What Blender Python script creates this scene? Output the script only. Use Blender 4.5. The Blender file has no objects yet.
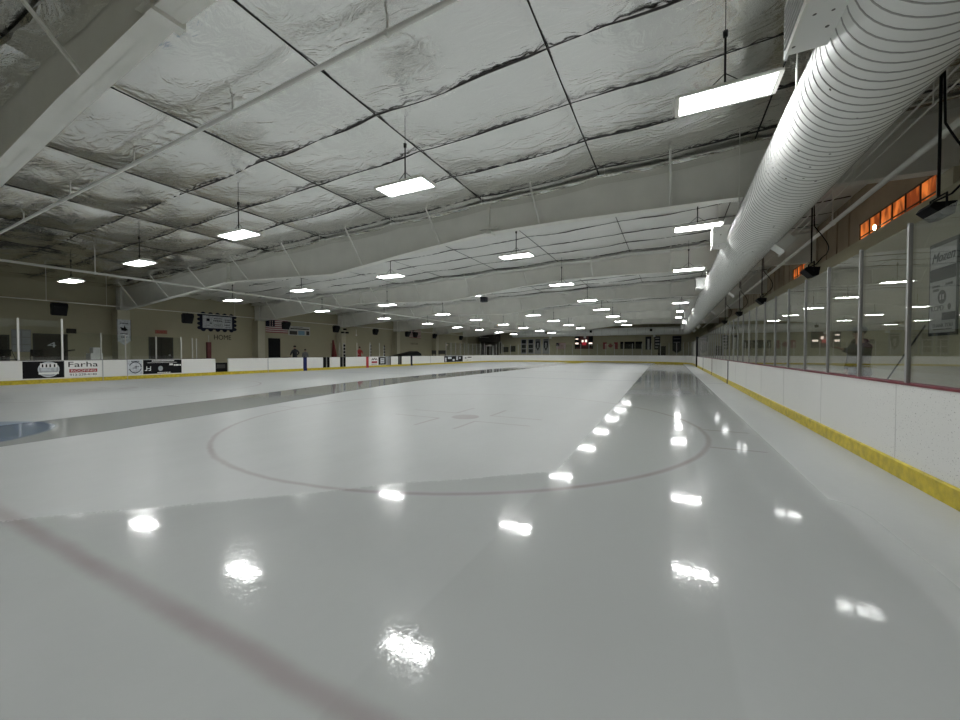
import bpy, bmesh, math, random
import numpy as np
from mathutils import Vector, Matrix
random.seed(7)
rng = np.random.default_rng(5)
sc = bpy.context.scene
COL = sc.collection
pi = math.pi

# ------------------------------------------------------------------ helpers
WL = {}                                   # world location of every root / part


def link(o):
    COL.objects.link(o)
    return o


def tag(o, label=None, cat=None, group=None, kind=None):
    if label: o['label'] = label
    if cat: o['category'] = cat
    if group: o['group'] = group
    if kind: o['kind'] = kind
    return o


def thing(name, label, cat, loc=(0, 0, 0), group=None, rz=0.0):
    o = bpy.data.objects.new(name, None)
    o.empty_display_size = 0.1
    link(o)
    o.location = loc
    o.rotation_euler = (0, 0, rz)
    WL[o.name] = Vector(loc)
    return tag(o, label, cat, group)


class MB:
    """collects shapes (world or local coordinates) for ONE mesh object"""

    def __init__(s):
        s.v, s.f, s.m, s.sm = [], [], [], []

    def add(s, vs, fs, mi=0, smooth=False):
        b = len(s.v)
        s.v += [tuple(p) for p in vs]
        for f in fs:
            s.f.append([b + i for i in f]); s.m.append(mi); s.sm.append(smooth)
        return s

    def box(s, lo, hi, mi=0, rot=None, org=None):
        x0, y0, z0 = lo; x1, y1, z1 = hi
        vs = [Vector(p) for p in ((x0, y0, z0), (x1, y0, z0), (x1, y1, z0), (x0, y1, z0), (x0, y0, z1), (x1, y0, z1), (x1, y1, z1), (x0, y1, z1))]
        if rot is not None:
            o = Vector(org) if org is not None else Vector((0, 0, 0))
            vs = [o + rot @ (p - o) for p in vs]
        return s.add(vs, [(0, 3, 2, 1), (4, 5, 6, 7), (0, 1, 5, 4), (1, 2, 6, 5), (2, 3, 7, 6), (3, 0, 4, 7)], mi)

    def bbox(s, lo, hi, b=.01, mi=0):
        """box with chamfered vertical and horizontal edges"""
        bm = bmesh.new()
        bmesh.ops.create_cube(bm, size=1)
        for v in bm.verts:
            v.co = Vector([lo[i] + (v.co[i] + .5) * (hi[i] - lo[i]) for i in range(3)])
        bmesh.ops.bevel(bm, geom=bm.edges[:], offset=b, segments=2, affect='EDGES', profile=.5)
        s.bm(bm, mi)
        return s

    def bm(s, bm, mi=0, smooth=False, mat=None):
        bm.verts.index_update()
        vs = [(mat @ v.co) if mat else v.co.copy() for v in bm.verts]
        s.add(vs, [[v.index for v in f.verts] for f in bm.faces], mi, smooth)
        bm.free()
        return s

    def tube(s, pts, r, n=8, mi=0, cap=True):
        pts = [Vector(p) for p in pts]
        rs = r if isinstance(r, (list, tuple)) else [r] * len(pts)
        rings = []
        up = None
        for i, p in enumerate(pts):
            t = (pts[min(i + 1, len(pts) - 1)] - pts[max(i - 1, 0)]).normalized()
            if up is None:
                up = Vector((0, 0, 1)) if abs(t.z) < .9 else Vector((1, 0, 0))
            a = t.cross(up).normalized(); b = a.cross(t).normalized(); up = b
            rings.append([p + rs[i] * (math.cos(2 * pi * k / n) * a + math.sin(2 * pi * k / n) * b) for k in range(n)])
        vs = [q for R in rings for q in R]
        fs = [(i * n + k, i * n + (k + 1) % n, (i + 1) * n + (k + 1) % n, (i + 1) * n + k) for i in range(len(pts) - 1) for k in range(n)]
        if cap:
            fs += [tuple(range(n - 1, -1, -1)), tuple((len(pts) - 1) * n + k for k in range(n))]
        return s.add(vs, fs, mi, n > 6)

    def prism(s, outline, a, b, mi=0):
        """polygon (list of 3D points) swept by the vector a->b"""
        d = Vector(b) - Vector(a)
        o = [Vector(p) for p in outline]
        n = len(o)
        return s.add(o + [p + d for p in o], [tuple(range(n - 1, -1, -1)), tuple(range(n, 2 * n))] + [(i, (i + 1) % n, n + (i + 1) % n, n + i) for i in range(n)], mi)

    def sphere(s, c, r, mi=0, sub=12):
        bm = bmesh.new()
        bmesh.ops.create_uvsphere(bm, u_segments=sub, v_segments=max(6, sub // 2), radius=1)
        rr = r if isinstance(r, (list, tuple)) else (r, r, r)
        for v in bm.verts: v.co = Vector((v.co.x * rr[0] + c[0], v.co.y * rr[1] + c[1], v.co.z * rr[2] + c[2]))
        return s.bm(bm, mi, True)

    def build(s, name, mats, parent=None, label=None, local=False):
        me = bpy.data.meshes.new(name)
        off = Vector((0, 0, 0)) if (parent is None or local) else WL[parent.name]
        me.from_pydata([tuple(Vector(p) - off) for p in s.v], [], s.f)
        for m in (mats if isinstance(mats, (list, tuple)) else [mats]): me.materials.append(m)
        me.polygons.foreach_set('material_index', s.m)
        me.polygons.foreach_set('use_smooth', s.sm)
        me.update()
        o = link(bpy.data.objects.new(name, me))
        if parent is not None: o.parent = parent
        WL[o.name] = Vector(off) if parent is not None else Vector((0, 0, 0))
        if label: o['label'] = label
        return o


def single(mb, name, mat, label, cat, group=None, kind=None):
    """a top-level thing that is one mesh, origin moved to its base centre"""
    v = np.array([tuple(p) for p in mb.v])
    lo, hi = v.min(0), v.max(0)
    org = Vector(((lo[0] + hi[0]) / 2, (lo[1] + hi[1]) / 2, lo[2]))
    mb.v = [tuple(Vector(p) - org) for p in mb.v]
    o = mb.build(name, mat)
    o.location = org
    WL[o.name] = org
    return tag(o, label, cat, group, kind)


def struct(mb, name, mat, label=None):
    o = mb.build(name, mat)
    o['kind'] = 'structure'
    if label: o['label'] = label
    return o


def copy_tree(o, parent=None):
    c = o.copy(); COL.objects.link(c)
    if parent is not None: c.parent = parent
    for ch in list(o.children): copy_tree(ch, c)
    return c


ORD = ('first second third fourth fifth sixth seventh eighth ninth tenth eleventh twelfth thirteenth fourteenth fifteenth sixteenth seventeenth '
       'eighteenth nineteenth twentieth twenty-first twenty-second twenty-third twenty-fourth twenty-fifth twenty-sixth twenty-seventh '
       'twenty-eighth twenty-ninth thirtieth thirty-first thirty-second thirty-third thirty-fourth thirty-fifth').split()


# ------------------------------------------------------------------ materials
def nodes(name):
    m = bpy.data.materials.new(name); m.use_nodes = True
    nt = m.node_tree; nt.nodes.clear()
    out = nt.nodes.new('ShaderNodeOutputMaterial')
    return m, nt, out


def N(nt, t, **kw):
    n = nt.nodes.new(t)
    for k, v in kw.items():
        if k in n.inputs: n.inputs[k].default_value = v
        else: setattr(n, k, v)
    return n


def mat(name, col, rough=.5, metal=0., var=.08, scale=3., bump=0., bscale=40., spec=.5, emit=None, es=0., coat=0.):
    m, nt, out = nodes(name)
    p = N(nt, 'ShaderNodeBsdfPrincipled')
    L = nt.links.new
    L(p.outputs[0], out.inputs[0])
    p.inputs['Roughness'].default_value = rough
    p.inputs['Metallic'].default_value = metal
    p.inputs['Specular IOR Level'].default_value = spec
    p.inputs['Coat Weight'].default_value = coat
    tc = N(nt, 'ShaderNodeTexCoord')
    nz = N(nt, 'ShaderNodeTexNoise', Scale=scale, Detail=4.)
    L(tc.outputs['Object'], nz.inputs['Vector'])
    rp = N(nt, 'ShaderNodeValToRGB')
    c = Vector(col[:3])
    lo, hi = c * (1 - var), c * (1 + var)
    rp.color_ramp.elements[0].position = .3; rp.color_ramp.elements[1].position = .7
    rp.color_ramp.elements[0].color = (*lo, 1); rp.color_ramp.elements[1].color = (*[min(1, q) for q in hi], 1)
    L(nz.outputs[0], rp.inputs[0]); L(rp.outputs[0], p.inputs['Base Color'])
    if bump:
        n2 = N(nt, 'ShaderNodeTexNoise', Scale=bscale, Detail=5.)
        L(tc.outputs['Object'], n2.inputs['Vector'])
        b = N(nt, 'ShaderNodeBump', Strength=bump, Distance=.02)
        L(n2.outputs[0], b.inputs['Height']); L(b.outputs[0], p.inputs['Normal'])
    if emit:
        p.inputs['Emission Color'].default_value = (*emit, 1); p.inputs['Emission Strength'].default_value = es
    return m


def srgb(r, g, b):
    f = lambda c: (c / 255 / 12.92) if c / 255 <= .04045 else ((c / 255 + .055) / 1.055) ** 2.4
    return (f(r), f(g), f(b))


M = {}
M['wall'] = mat('beige_block_wall', (.40, .37, .255), .7, var=.04, scale=.6, bump=.15, bscale=60)
M['pilaster'] = mat('pale_beige_paint', (.50, .475, .36), .7, var=.03, scale=1)
M['panel_wall'] = mat('brown_wall_panel', (.34, .27, .19), .7, var=.12, scale=1.2)
M['concrete'] = mat('grey_rubber_floor', (.16, .16, .155), .8, var=.15, scale=2, bump=.2)
M['steel'] = mat('grey_white_painted_steel', (.85, .845, .80), .5, var=.04, scale=1.5)
M['steel_white'] = mat('white_painted_steel', (.84, .84, .80), .45, var=.03, scale=2)
M['pipe'] = mat('white_painted_pipe', (.84, .84, .80), .4, var=.03)
M['duct'] = mat('white_spiral_duct', (.86, .87, .85), .52, var=.03, scale=1.3, spec=.3)


def specks(m, sc_, thr, col):
    nt = m.node_tree; L = nt.links.new
    p = [n for n in nt.nodes if n.type == 'BSDF_PRINCIPLED'][0]
    src = p.inputs['Base Color'].links[0].from_socket
    geo = N(nt, 'ShaderNodeNewGeometry')
    v1 = N(nt, 'ShaderNodeTexVoronoi', Scale=sc_); L(geo.outputs['Position'], v1.inputs['Vector'])
    nz = N(nt, 'ShaderNodeTexNoise', Scale=sc_ * 4); L(geo.outputs['Position'], nz.inputs['Vector'])
    pick = N(nt, 'ShaderNodeMath', operation='GREATER_THAN'); L(v1.outputs['Color'], pick.inputs[0]); pick.inputs[1].default_value = .40
    ad = N(nt, 'ShaderNodeMath', operation='MULTIPLY_ADD'); L(nz.outputs[0], ad.inputs[0]); ad.inputs[1].default_value = .12; L(v1.outputs['Distance'], ad.inputs[2])
    lt_ = N(nt, 'ShaderNodeMath', operation='LESS_THAN'); L(ad.outputs[0], lt_.inputs[0]); lt_.inputs[1].default_value = thr
    mu = N(nt, 'ShaderNodeMath', operation='MULTIPLY'); L(pick.outputs[0], mu.inputs[0]); L(lt_.outputs[0], mu.inputs[1])
    mx = N(nt, 'ShaderNodeMixRGB'); L(mu.outputs[0], mx.inputs[0]); L(src, mx.inputs[1]); mx.inputs[2].default_value = (*col, 1)
    L(mx.outputs[0], p.inputs['Base Color'])


specks(M['duct'], 6.0, .16, (.12, .12, .11))
M['rib'] = mat('duct_seam_grey', (.42, .42, .41), .5, var=.05, spec=.3)
M['black'] = mat('black_plastic', (.008, .008, .009), .6, var=.1, spec=.12)
M['blackwire'] = mat('black_strap', (.012, .012, .012), .8, var=.1)
M['seam'] = mat('dark_foil_seam', (.05, .05, .048), .6, var=.3, scale=8)
M['dark'] = mat('dark_paint', (.03, .028, .024), .6, var=.15)
M['alu'] = mat('aluminium', (.36, .36, .35), .4, metal=.5, var=.04)
M['alu_pale'] = mat('pale_aluminium', (.50, .50, .47), .45, metal=.2, var=.04)
M['yellow'] = mat('yellow_kick_plate', (.52, .41, .022), .45, var=.25, scale=9, bump=.1)
M['red_cap'] = mat('maroon_cap_rail', (.16, .018, .03), .5, var=.2, scale=6)
M['black_cap'] = mat('black_cap_rail', (.02, .017, .017), .5, var=.2)
M['blue'] = mat('blue_stripe', (.010, .014, .09), .5, spec=.2)
M['red'] = mat('red_paint', (.33, .012, .018), .5, var=.1)
M['white'] = mat('white_vinyl', (.80, .80, .78), .45, var=.02)
M['grey'] = mat('grey_vinyl', (.36, .38, .40), .5, var=.05)
M['silver'] = mat('silver_print', (.52, .55, .58), .5, var=.25, scale=9)
M['navy'] = mat('navy_print', (.008, .009, .025), .6, spec=.15)
M['door'] = mat('dark_brown_door', (.035, .031, .025), .6, var=.1, spec=.2)
M['skyblue'] = mat('pale_blue_print', (.18, .32, .45), .5, var=.3, scale=20)
M['skin'] = mat('skin', (.42, .26, .19), .55)
M['cloth_dark'] = mat('dark_cloth', (.02, .021, .026), .85, var=.2, scale=12, bump=.2)
M['cloth_blue'] = mat('dark_blue_cloth', (.03, .035, .055), .85, var=.2, scale=12)
M['cloth_red'] = mat('red_cloth', (.30, .02, .02), .85, var=.15, scale=12)
M['cloth_grey'] = mat('grey_cloth', (.2, .2, .2), .85, var=.15, scale=12)
M['hair'] = mat('dark_hair', (.02, .014, .01), .7)
M['carton'] = mat('white_carton', (.75, .75, .74), .6)
M['tan_flag'] = mat('faded_flag_red', (.26, .045, .055), .7)
M['flag_white'] = mat('flag_white', (.62, .58, .55), .7, var=.03)
M['banner_grey'] = mat('banner_grey_cloth', (.30, .30, .30), .7, var=.06)
M['banner_pale'] = mat('banner_pale_cloth', (.55, .55, .53), .7, var=.08)
M['banner_dark'] = mat('banner_dark_cloth', (.022, .023, .03), .7, var=.2, spec=.2)
M['lamp'] = mat('lamp_diffuser', (.9, .9, .9), .5, var=0, emit=(.99, 1, .99), es=39)
M['digit'] = mat('lit_scoreboard_digit', (.9, .5, .3), .5, var=0, emit=(1, .84, .74), es=1.0)
M['digit_red'] = mat('lit_red_panel', (.5, .03, .05), .5, var=.2, scale=6, emit=(.6, .02, .04), es=.28)
M['score_red'] = mat('dark_red_scoreboard', (.10, .012, .012), .5, var=.2)
M['exit'] = mat('lit_exit_sign', (.24, .10, .065), .5, var=0, emit=(.9, .22, .14), es=.02)
M['bulb'] = mat('bright_bulb', (1, .9, .7), .4, var=0, emit=(1, .82, .5), es=9)


def board_white():
    m, nt, out = nodes('white_board_plastic'); L = nt.links.new
    p = N(nt, 'ShaderNodeBsdfPrincipled', Roughness=.32); L(p.outputs[0], out.inputs[0])
    geo = N(nt, 'ShaderNodeNewGeometry')
    # puck marks: small dark flecks, denser towards the lower half
    mp = N(nt, 'ShaderNodeMapping'); mp.inputs['Scale'].default_value = (16, 16, 24)
    L(geo.outputs['Position'], mp.inputs[0])
    nz = N(nt, 'ShaderNodeTexNoise', Scale=2.6, Detail=3.)
    L(mp.outputs[0], nz.inputs['Vector'])
    vor = N(nt, 'ShaderNodeTexVoronoi', Scale=2.4); L(mp.outputs[0], vor.inputs['Vector'])
    mul = N(nt, 'ShaderNodeMath', operation='SUBTRACT'); L(nz.outputs[0], mul.inputs[0])
    ms = N(nt, 'ShaderNodeMath', operation='MULTIPLY'); L(vor.outputs['Distance'], ms.inputs[0]); ms.inputs[1].default_value = .42
    L(ms.outputs[0], mul.inputs[1])
    rp = N(nt, 'ShaderNodeValToRGB')
    rp.color_ramp.elements[0].position = .47; rp.color_ramp.elements[0].color = (0, 0, 0, 1)
    rp.color_ramp.elements[1].position = .52; rp.color_ramp.elements[1].color = (1, 1, 1, 1)
    L(mul.outputs[0], rp.inputs[0])
    big = N(nt, 'ShaderNodeTexNoise', Scale=.7, Detail=2.); L(geo.outputs['Position'], big.inputs['Vector'])
    br = N(nt, 'ShaderNodeValToRGB'); br.color_ramp.elements[0].position = .40; br.color_ramp.elements[1].position = .62
    L(big.outputs[0], br.inputs[0])
    mm = N(nt, 'ShaderNodeMath', operation='MULTIPLY'); L(rp.outputs[0], mm.inputs[0]); L(br.outputs[0], mm.inputs[1])
    mix = N(nt, 'ShaderNodeMixRGB'); mix.inputs[1].default_value = (.74, .74, .715, 1); mix.inputs[2].default_value = (.38, .37, .36, 1)
    L(mm.outputs[0], mix.inputs[0]); L(mix.outputs[0], p.inputs['Base Color'])
    return m


M['board'] = board_white()


def glass_mat():
    m, nt, out = nodes('clear_rink_glass'); L = nt.links.new
    lw = N(nt, 'ShaderNodeLayerWeight', Blend=.5)
    pw = N(nt, 'ShaderNodeMath', operation='POWER'); L(lw.outputs['Facing'], pw.inputs[0]); pw.inputs[1].default_value = 4.2
    mu = N(nt, 'ShaderNodeMath', operation='MULTIPLY_ADD', use_clamp=True); L(pw.outputs[0], mu.inputs[0]); mu.inputs[1].default_value = .9; mu.inputs[2].default_value = .045
    tr = N(nt, 'ShaderNodeBsdfTransparent'); tr.inputs[0].default_value = (.93, .95, .94, 1)
    gl = N(nt, 'ShaderNodeBsdfGlossy', Roughness=.01); gl.inputs[0].default_value = (.95, .95, .95, 1)
    mx = N(nt, 'ShaderNodeMixShader')
    L(mu.outputs[0], mx.inputs[0]); L(tr.outputs[0], mx.inputs[1]); L(gl.outputs[0], mx.inputs[2]); L(mx.outputs[0], out.inputs[0])
    return m


M['glass'] = glass_mat()


def foil_mat(name='silver_foil_insulation', dark=1.0):
    m, nt, out = nodes(name); L = nt.links.new
    p = N(nt, 'ShaderNodeBsdfPrincipled', Metallic=1.0, Roughness=.17)
    L(p.outputs[0], out.inputs[0])
    geo = N(nt, 'ShaderNodeNewGeometry')
    c = N(nt, 'ShaderNodeTexNoise', Scale=.5, Detail=3.); L(geo.outputs['Position'], c.inputs['Vector'])
    rp = N(nt, 'ShaderNodeValToRGB')
    rp.color_ramp.elements[0].color = (.78 * dark, .78 * dark, .76 * dark, 1); rp.color_ramp.elements[1].color = (.93 * dark, .93 * dark, .91 * dark, 1)
    L(c.outputs[0], rp.inputs[0]); L(rp.outputs[0], p.inputs['Base Color'])
    mp = N(nt, 'ShaderNodeMapping'); mp.inputs['Scale'].default_value = (1.0, 2.2, 1); mp.inputs['Rotation'].default_value = (0, 0, .35)
    L(geo.outputs['Position'], mp.inputs[0])
    n1 = N(nt, 'ShaderNodeTexNoise', Scale=1.5, Detail=5., Roughness=.48, Distortion=1.2); L(mp.outputs[0], n1.inputs['Vector'])
    n2 = N(nt, 'ShaderNodeTexNoise', Scale=7., Detail=4., Distortion=1.5); L(mp.outputs[0], n2.inputs['Vector'])
    sp = N(nt, 'ShaderNodeSeparateXYZ'); L(geo.outputs['Position'], sp.inputs[0])
    st = N(nt, 'ShaderNodeMath', operation='GREATER_THAN'); L(sp.outputs[1], st.inputs[0]); st.inputs[1].default_value = 11.2
    for nm, a_, b_ in (('Metallic', 1.0, .45), ('Roughness', .14, .40)):
        mr = N(nt, 'ShaderNodeMapRange'); L(st.outputs[0], mr.inputs[0]); mr.inputs[3].default_value = a_; mr.inputs[4].default_value = b_; L(mr.outputs[0], p.inputs[nm])
    # crease ridges: |noise-.5|
    s1 = N(nt, 'ShaderNodeMath', operation='SUBTRACT'); L(n1.outputs[0], s1.inputs[0]); s1.inputs[1].default_value = .5
    a1 = N(nt, 'ShaderNodeMath', operation='ABSOLUTE'); L(s1.outputs[0], a1.inputs[0])
    s2 = N(nt, 'ShaderNodeMath', operation='SUBTRACT'); L(n2.outputs[0], s2.inputs[0]); s2.inputs[1].default_value = .5
    a2 = N(nt, 'ShaderNodeMath', operation='ABSOLUTE'); L(s2.outputs[0], a2.inputs[0])
    ad = N(nt, 'ShaderNodeMath', operation='MULTIPLY_ADD'); L(a2.outputs[0], ad.inputs[0]); ad.inputs[1].default_value = .12; L(a1.outputs[0], ad.inputs[2])
    b = N(nt, 'ShaderNodeBump', Strength=.30, Distance=.14); L(ad.outputs[0], b.inputs['Height']); L(b.outputs[0], p.inputs['Normal'])
    return m


M['foil'] = foil_mat()

# ------------------------------------------------------------------ rink layout (metres; camera stands over 0,0)
XR, XL = 2.31, -25.7           # inner faces of the long boards
YF = 58.7                      # inner face of the far end boards
GY = 1.08                      # near goal line
CX, CY, CR = -4.02, 7.30, 4.57  # near right face-off circle
AX = (XR + XL) / 2
CX2 = 2 * AX - CX
BLUE1, RED, BLUE2, GOAL2 = 20.5, 28.1, 35.6, 55.1
RC = 7.3
WLX, WRX, WRX2, YW, YN = -31.0, 4.6, 5.25, 62.0, -6.0


def ceil_z(x): return 6.36 + .028 * x


# ------------------------------------------------------------------ ice
def ice_mat():
    m, nt, out = nodes('rink_ice'); L = nt.links.new
    geo = N(nt, 'ShaderNodeNewGeometry')
    sep = N(nt, 'ShaderNodeSeparateXYZ'); L(geo.outputs['Position'], sep.inputs[0])

    def val(a):
        return a

    def mth(op, a, b=None, c=None, clamp=False):
        n = N(nt, 'ShaderNodeMath', operation=op, use_clamp=clamp)
        for i, q in enumerate((a, b, c)):
            if q is None: continue
            if isinstance(q, (int, float)): n.inputs[i].default_value = q
            else: L(q, n.inputs[i])
        return n.outputs[0]

    def noise(scale, detail=4., sc3=(1, 1, 1), dist=0., rot=0.):
        mp = N(nt, 'ShaderNodeMapping'); mp.inputs['Scale'].default_value = sc3; mp.inputs['Rotation'].default_value = (0, 0, rot)
        L(geo.outputs['Position'], mp.inputs[0])
        n = N(nt, 'ShaderNodeTexNoise', Scale=scale, Detail=detail, Distortion=dist); L(mp.outputs[0], n.inputs['Vector'])
        return n.outputs[0]

    X0, Y0 = sep.outputs[0], sep.outputs[1]
    wob = mth('MULTIPLY_ADD', noise(3., 3.), .10, -.05)
    X, Y = mth('ADD', X0, mth('MULTIPLY', wob, .5)), mth('ADD', Y0, mth('MULTIPLY', wob, .5))

    def smooth(v, e0, e1):
        n = N(nt, 'ShaderNodeMapRange', interpolation_type='SMOOTHSTEP')
        L(v, n.inputs[0]); n.inputs[1].default_value = e0; n.inputs[2].default_value = e1
        return n.outputs[0]

    def band(v, c, w, soft=.02):      # 1 inside |v-c|<w
        d = mth('ABSOLUTE', mth('SUBTRACT', v, c))
        return mth('SUBTRACT', 1., smooth(d, max(0, w - soft), w + soft))

    def dist(cx, cy):
        dx = mth('SUBTRACT', X, cx); dy = mth('SUBTRACT', Y, cy)
        return mth('SQRT', mth('ADD', mth('MULTIPLY', dx, dx), mth('MULTIPLY', dy, dy)))

    def mx(*a):
        r = a[0]
        for q in a[1:]: r = mth('MAXIMUM', r, q)
        return r

    # ---- markings
    reds, blues = [], []
    reds.append(band(Y, GY, .055, .05)); reds.append(mth('MULTIPLY', band(Y, GOAL2, .04), 1.))
    for cx, cy in ((CX, CY), (CX2, CY), (CX, GOAL2 - 6.2), (CX2, GOAL2 - 6.2)):
        d = dist(cx, cy)
        reds.append(band(d, CR, .035, .03)); reds.append(mth('SUBTRACT', 1., smooth(d, .27, .33)))
        ax = mth('ABSOLUTE', mth('SUBTRACT', X, cx)); ay = mth('ABSOLUTE', mth('SUBTRACT', Y, cy))
        # L marks round the dot
        l1 = mth('MULTIPLY', band(ay, .38, .03, .02), band(ax, 1.02, .6, .02))
        l2 = mth('MULTIPLY', band(ax, .44, .03, .02), band(ay, .82, .45, .02))
        # hash marks outside the circle
        l3 = mth('MULTIPLY', band(ay, .72, .03, .02), band(ax, CR + .32, .35, .02))
        reds += [l1, l2, l3]
    dn = dist(AX, RED)
    reds.append(band(Y, RED, .15, .03))
    blues += [band(dn, CR, .03, .03), band(Y, BLUE1, .15, .03), band(Y, BLUE2, .15, .03)]
    rm = reds[0]
    for q in reds[1:]: rm = mth('MAXIMUM', rm, q)
    bmk = mx(*blues)
    crease = mth('MULTIPLY', mth('SUBTRACT', 1., smooth(dist(-11.05, GY), 1.80, 1.90)), smooth(Y, GY, GY + .03))
    # ---- wet (freshly flooded) bands, edges broken up by noise
    en = mth('MULTIPLY_ADD', noise(1.2, 5., (1, .35, 1)), .5, -.25)
    xs = mth('ADD', X0, mth('MULTIPLY', en, .30))
    # right mirror band
    lw = N(nt, 'ShaderNodeMapRange'); L(Y0, lw.inputs[0]); lw.inputs[1].default_value = 5; lw.inputs[2].default_value = 40; lw.inputs[3].default_value = 1.22; lw.inputs[4].default_value = 1.95
    wr = mth('MULTIPLY', smooth(mth('ADD', xs, lw.outputs[0]), -.03, .05), mth('SUBTRACT', 1., smooth(xs, .24, .34)))
    wr2 = mth('MULTIPLY', smooth(xs, .19, .25), mth('SUBTRACT', 1., smooth(X0, 1.24, 1.44)))
    # left band swings from the crease to the middle of the ice
    curve = N(nt, 'ShaderNodeMapRange', interpolation_type='SMOOTHSTEP'); L(Y0, curve.inputs[0]); curve.inputs[1].default_value = 0; curve.inputs[2].default_value = 17
    curve.inputs[3].default_value = -10.1; curve.inputs[4].default_value = -12.7
    wl = band(mth('SUBTRACT', xs, curve.outputs[0]), 0., 1.28, .06)
    en2 = mth('MULTIPLY_ADD', noise(.45, 4., (1, 1, 1), .4), 3.2, -1.6)
    near = mth('SUBTRACT', 1., smooth(mth('ADD', mth('SUBTRACT', Y0, mth('MULTIPLY_ADD', X0, .88, 5.45)), mth('MULTIPLY', en2, .18)), -.15, .12))
    near = mth('MULTIPLY', near, mth('SUBTRACT', 1., smooth(mth('ADD', Y0, mth('MULTIPLY', en2, .3)), 4.2, 5.0)))
    near = mth('MULTIPLY', mth('MULTIPLY', near, mth('SUBTRACT', 1., smooth(X0, 1.3, 1.7))), .97)
    wet = mx(wr, wl, mth('MULTIPLY', wr2, .86), near)
    tex = noise(2.2, 6., (1, .4, 1), .3, .2)
    fine = noise(14., 5., (1, .6, 1), .5, .3)
    # ---- colour
    base = N(nt, 'ShaderNodeMixRGB'); L(mth('MULTIPLY_ADD', tex, .5, mth('MULTIPLY', fine, .25)), base.inputs[0])
    base.inputs[1].default_value = (.40, .418, .414, 1); base.inputs[2].default_value = (.51, .528, .524, 1)
    wetc = N(nt, 'ShaderNodeMixRGB'); L(mth('MAXIMUM', mth('MULTIPLY', wet, .55), mth('MULTIPLY', mx(wl, wr), .9)), wetc.inputs[0]); L(base.outputs[0], wetc.inputs[1]); wetc.inputs[2].default_value = (.385, .402, .394, 1)
    c1 = N(nt, 'ShaderNodeMixRGB'); L(mth('MULTIPLY', crease, .8), c1.inputs[0]); L(wetc.outputs[0], c1.inputs[1]); c1.inputs[2].default_value = (.13, .19, .28, 1)
    veil = mth('MULTIPLY_ADD', noise(1.4, 4.), .40, .18)
    c2 = N(nt, 'ShaderNodeMixRGB'); L(mth('MULTIPLY', rm, veil), c2.inputs[0]); L(c1.outputs[0], c2.inputs[1]); c2.inputs[2].default_value = (.185, .105, .115, 1)
    c3 = N(nt, 'ShaderNodeMixRGB'); L(mth('MULTIPLY', bmk, veil), c3.inputs[0]); L(c2.outputs[0], c3.inputs[1]); c3.inputs[2].default_value = (.10, .11, .19, 1)
    p = N(nt, 'ShaderNodeBsdfPrincipled', IOR=1.31)
    L(c3.outputs[0], p.inputs['Base Color'])
    ro = N(nt, 'ShaderNodeMapRange'); L(wet, ro.inputs[0]); ro.inputs[3].default_value = .40; ro.inputs[4].default_value = .006
    scaly = smooth(noise(42., 2., (1, 1, 1), 1.2, .4), .50, .56)
    L(mth('ADD', ro.outputs[0], mth('MULTIPLY', mth('MULTIPLY', scaly, mth('MULTIPLY', mx(wr, near), mth('SUBTRACT', 1., smooth(X0, .6, 1.1)))), .16)), p.inputs['Roughness'])
    # ---- ripples
    r1 = noise(5., 3., (1, 1, 1), .6); r2 = noise(34., 2., (1, 1, 1), .8)
    h = mth('MULTIPLY_ADD', r2, .35, r1)
    b = N(nt, 'ShaderNodeBump', Strength=.12, Distance=.004); L(h, b.inputs['Height']); L(b.outputs[0], p.inputs['Normal'])
    L(p.outputs[0], out.inputs[0])
    return m


M['ice'] = ice_mat()
def rink_outline(o):
    """inner board line, from the near right round the far end to the near left, offset outward by o"""
    pts = [(XR + o, -4.0)]
    y = -2.8
    while y < YF - RC - .3:
        pts.append((XR + o, y)); y += 1.22
    for k in range(0, 13):
        a = k / 12 * pi / 2
        pts.append((XR - RC + (RC + o) * math.cos(a), YF - RC + (RC + o) * math.sin(a)))
    x = XR - RC - 1.2
    while x > XL + RC + .3:
        pts.append((x, YF + o)); x -= 1.22
    for k in range(0, 13):
        a = pi / 2 + k / 12 * pi / 2
        pts.append((XL + RC + (RC + o) * math.cos(a), YF - RC + (RC + o) * math.sin(a)))
    return pts


mb = MB()
ol = rink_outline(.01) + [(XL - .01, -4.0)]
mb.add([(x, y, 0) for x, y in ol], [tuple(range(len(ol)))])
mb.add([(x, y, -.08) for x, y in ol], [tuple(range(len(ol) - 1, -1, -1))])
struct(mb, 'floor_ice', M['ice'], 'white ice surface with faded red circle and wet bands')

mb = MB(); mb.box((WLX - .3, YN - .3, -.3), (WRX2 + .3, YW + .3, -.085))
struct(mb, 'floor', M['concrete'])
mb = MB(); mb.box((XR + .16, YN, -.085), (WRX, YW, .14)); mb.box((XL - 5.3, YN, -.085), (XL - .2, YW, .2)); 
struct(mb, 'floor_walkway', M['concrete'])

# ------------------------------------------------------------------ shell
mb = MB(); mb.box((WLX - .3, YN, -.1), (WLX, YW, 6.2)); struct(mb, 'wall_left', M['wall'])
mb = MB(); mb.box((WLX - .3, YW, -.1), (WRX2 + .3, YW + .3, 7.0)); struct(mb, 'wall_far', M['wall'])
mb = MB(); mb.box((WLX - .3, YN - .3, -.1), (WRX2 + .3, YN, 7.0)); struct(mb, 'wall_near', M['wall'])
mb = MB(); mb.box((WRX, YN, -.1), (WRX2 + .3, YW, 4.50)); struct(mb, 'wall_right', M['wall'])
W1 = (12.2, 16.1, 4.60, 5.42); W2 = (21.3, 23.4, 4.60, 5.42)
mb = MB(); x0, x1 = WRX2, WRX2 + .12
ys = [YN, W1[0], W1[1], W2[0], W2[1], YW]
for a, b in ((ys[0], ys[1]), (ys[2], ys[3]), (ys[4], ys[5])): mb.box((x0, a, 4.50), (x1, b, 7.0))
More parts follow.
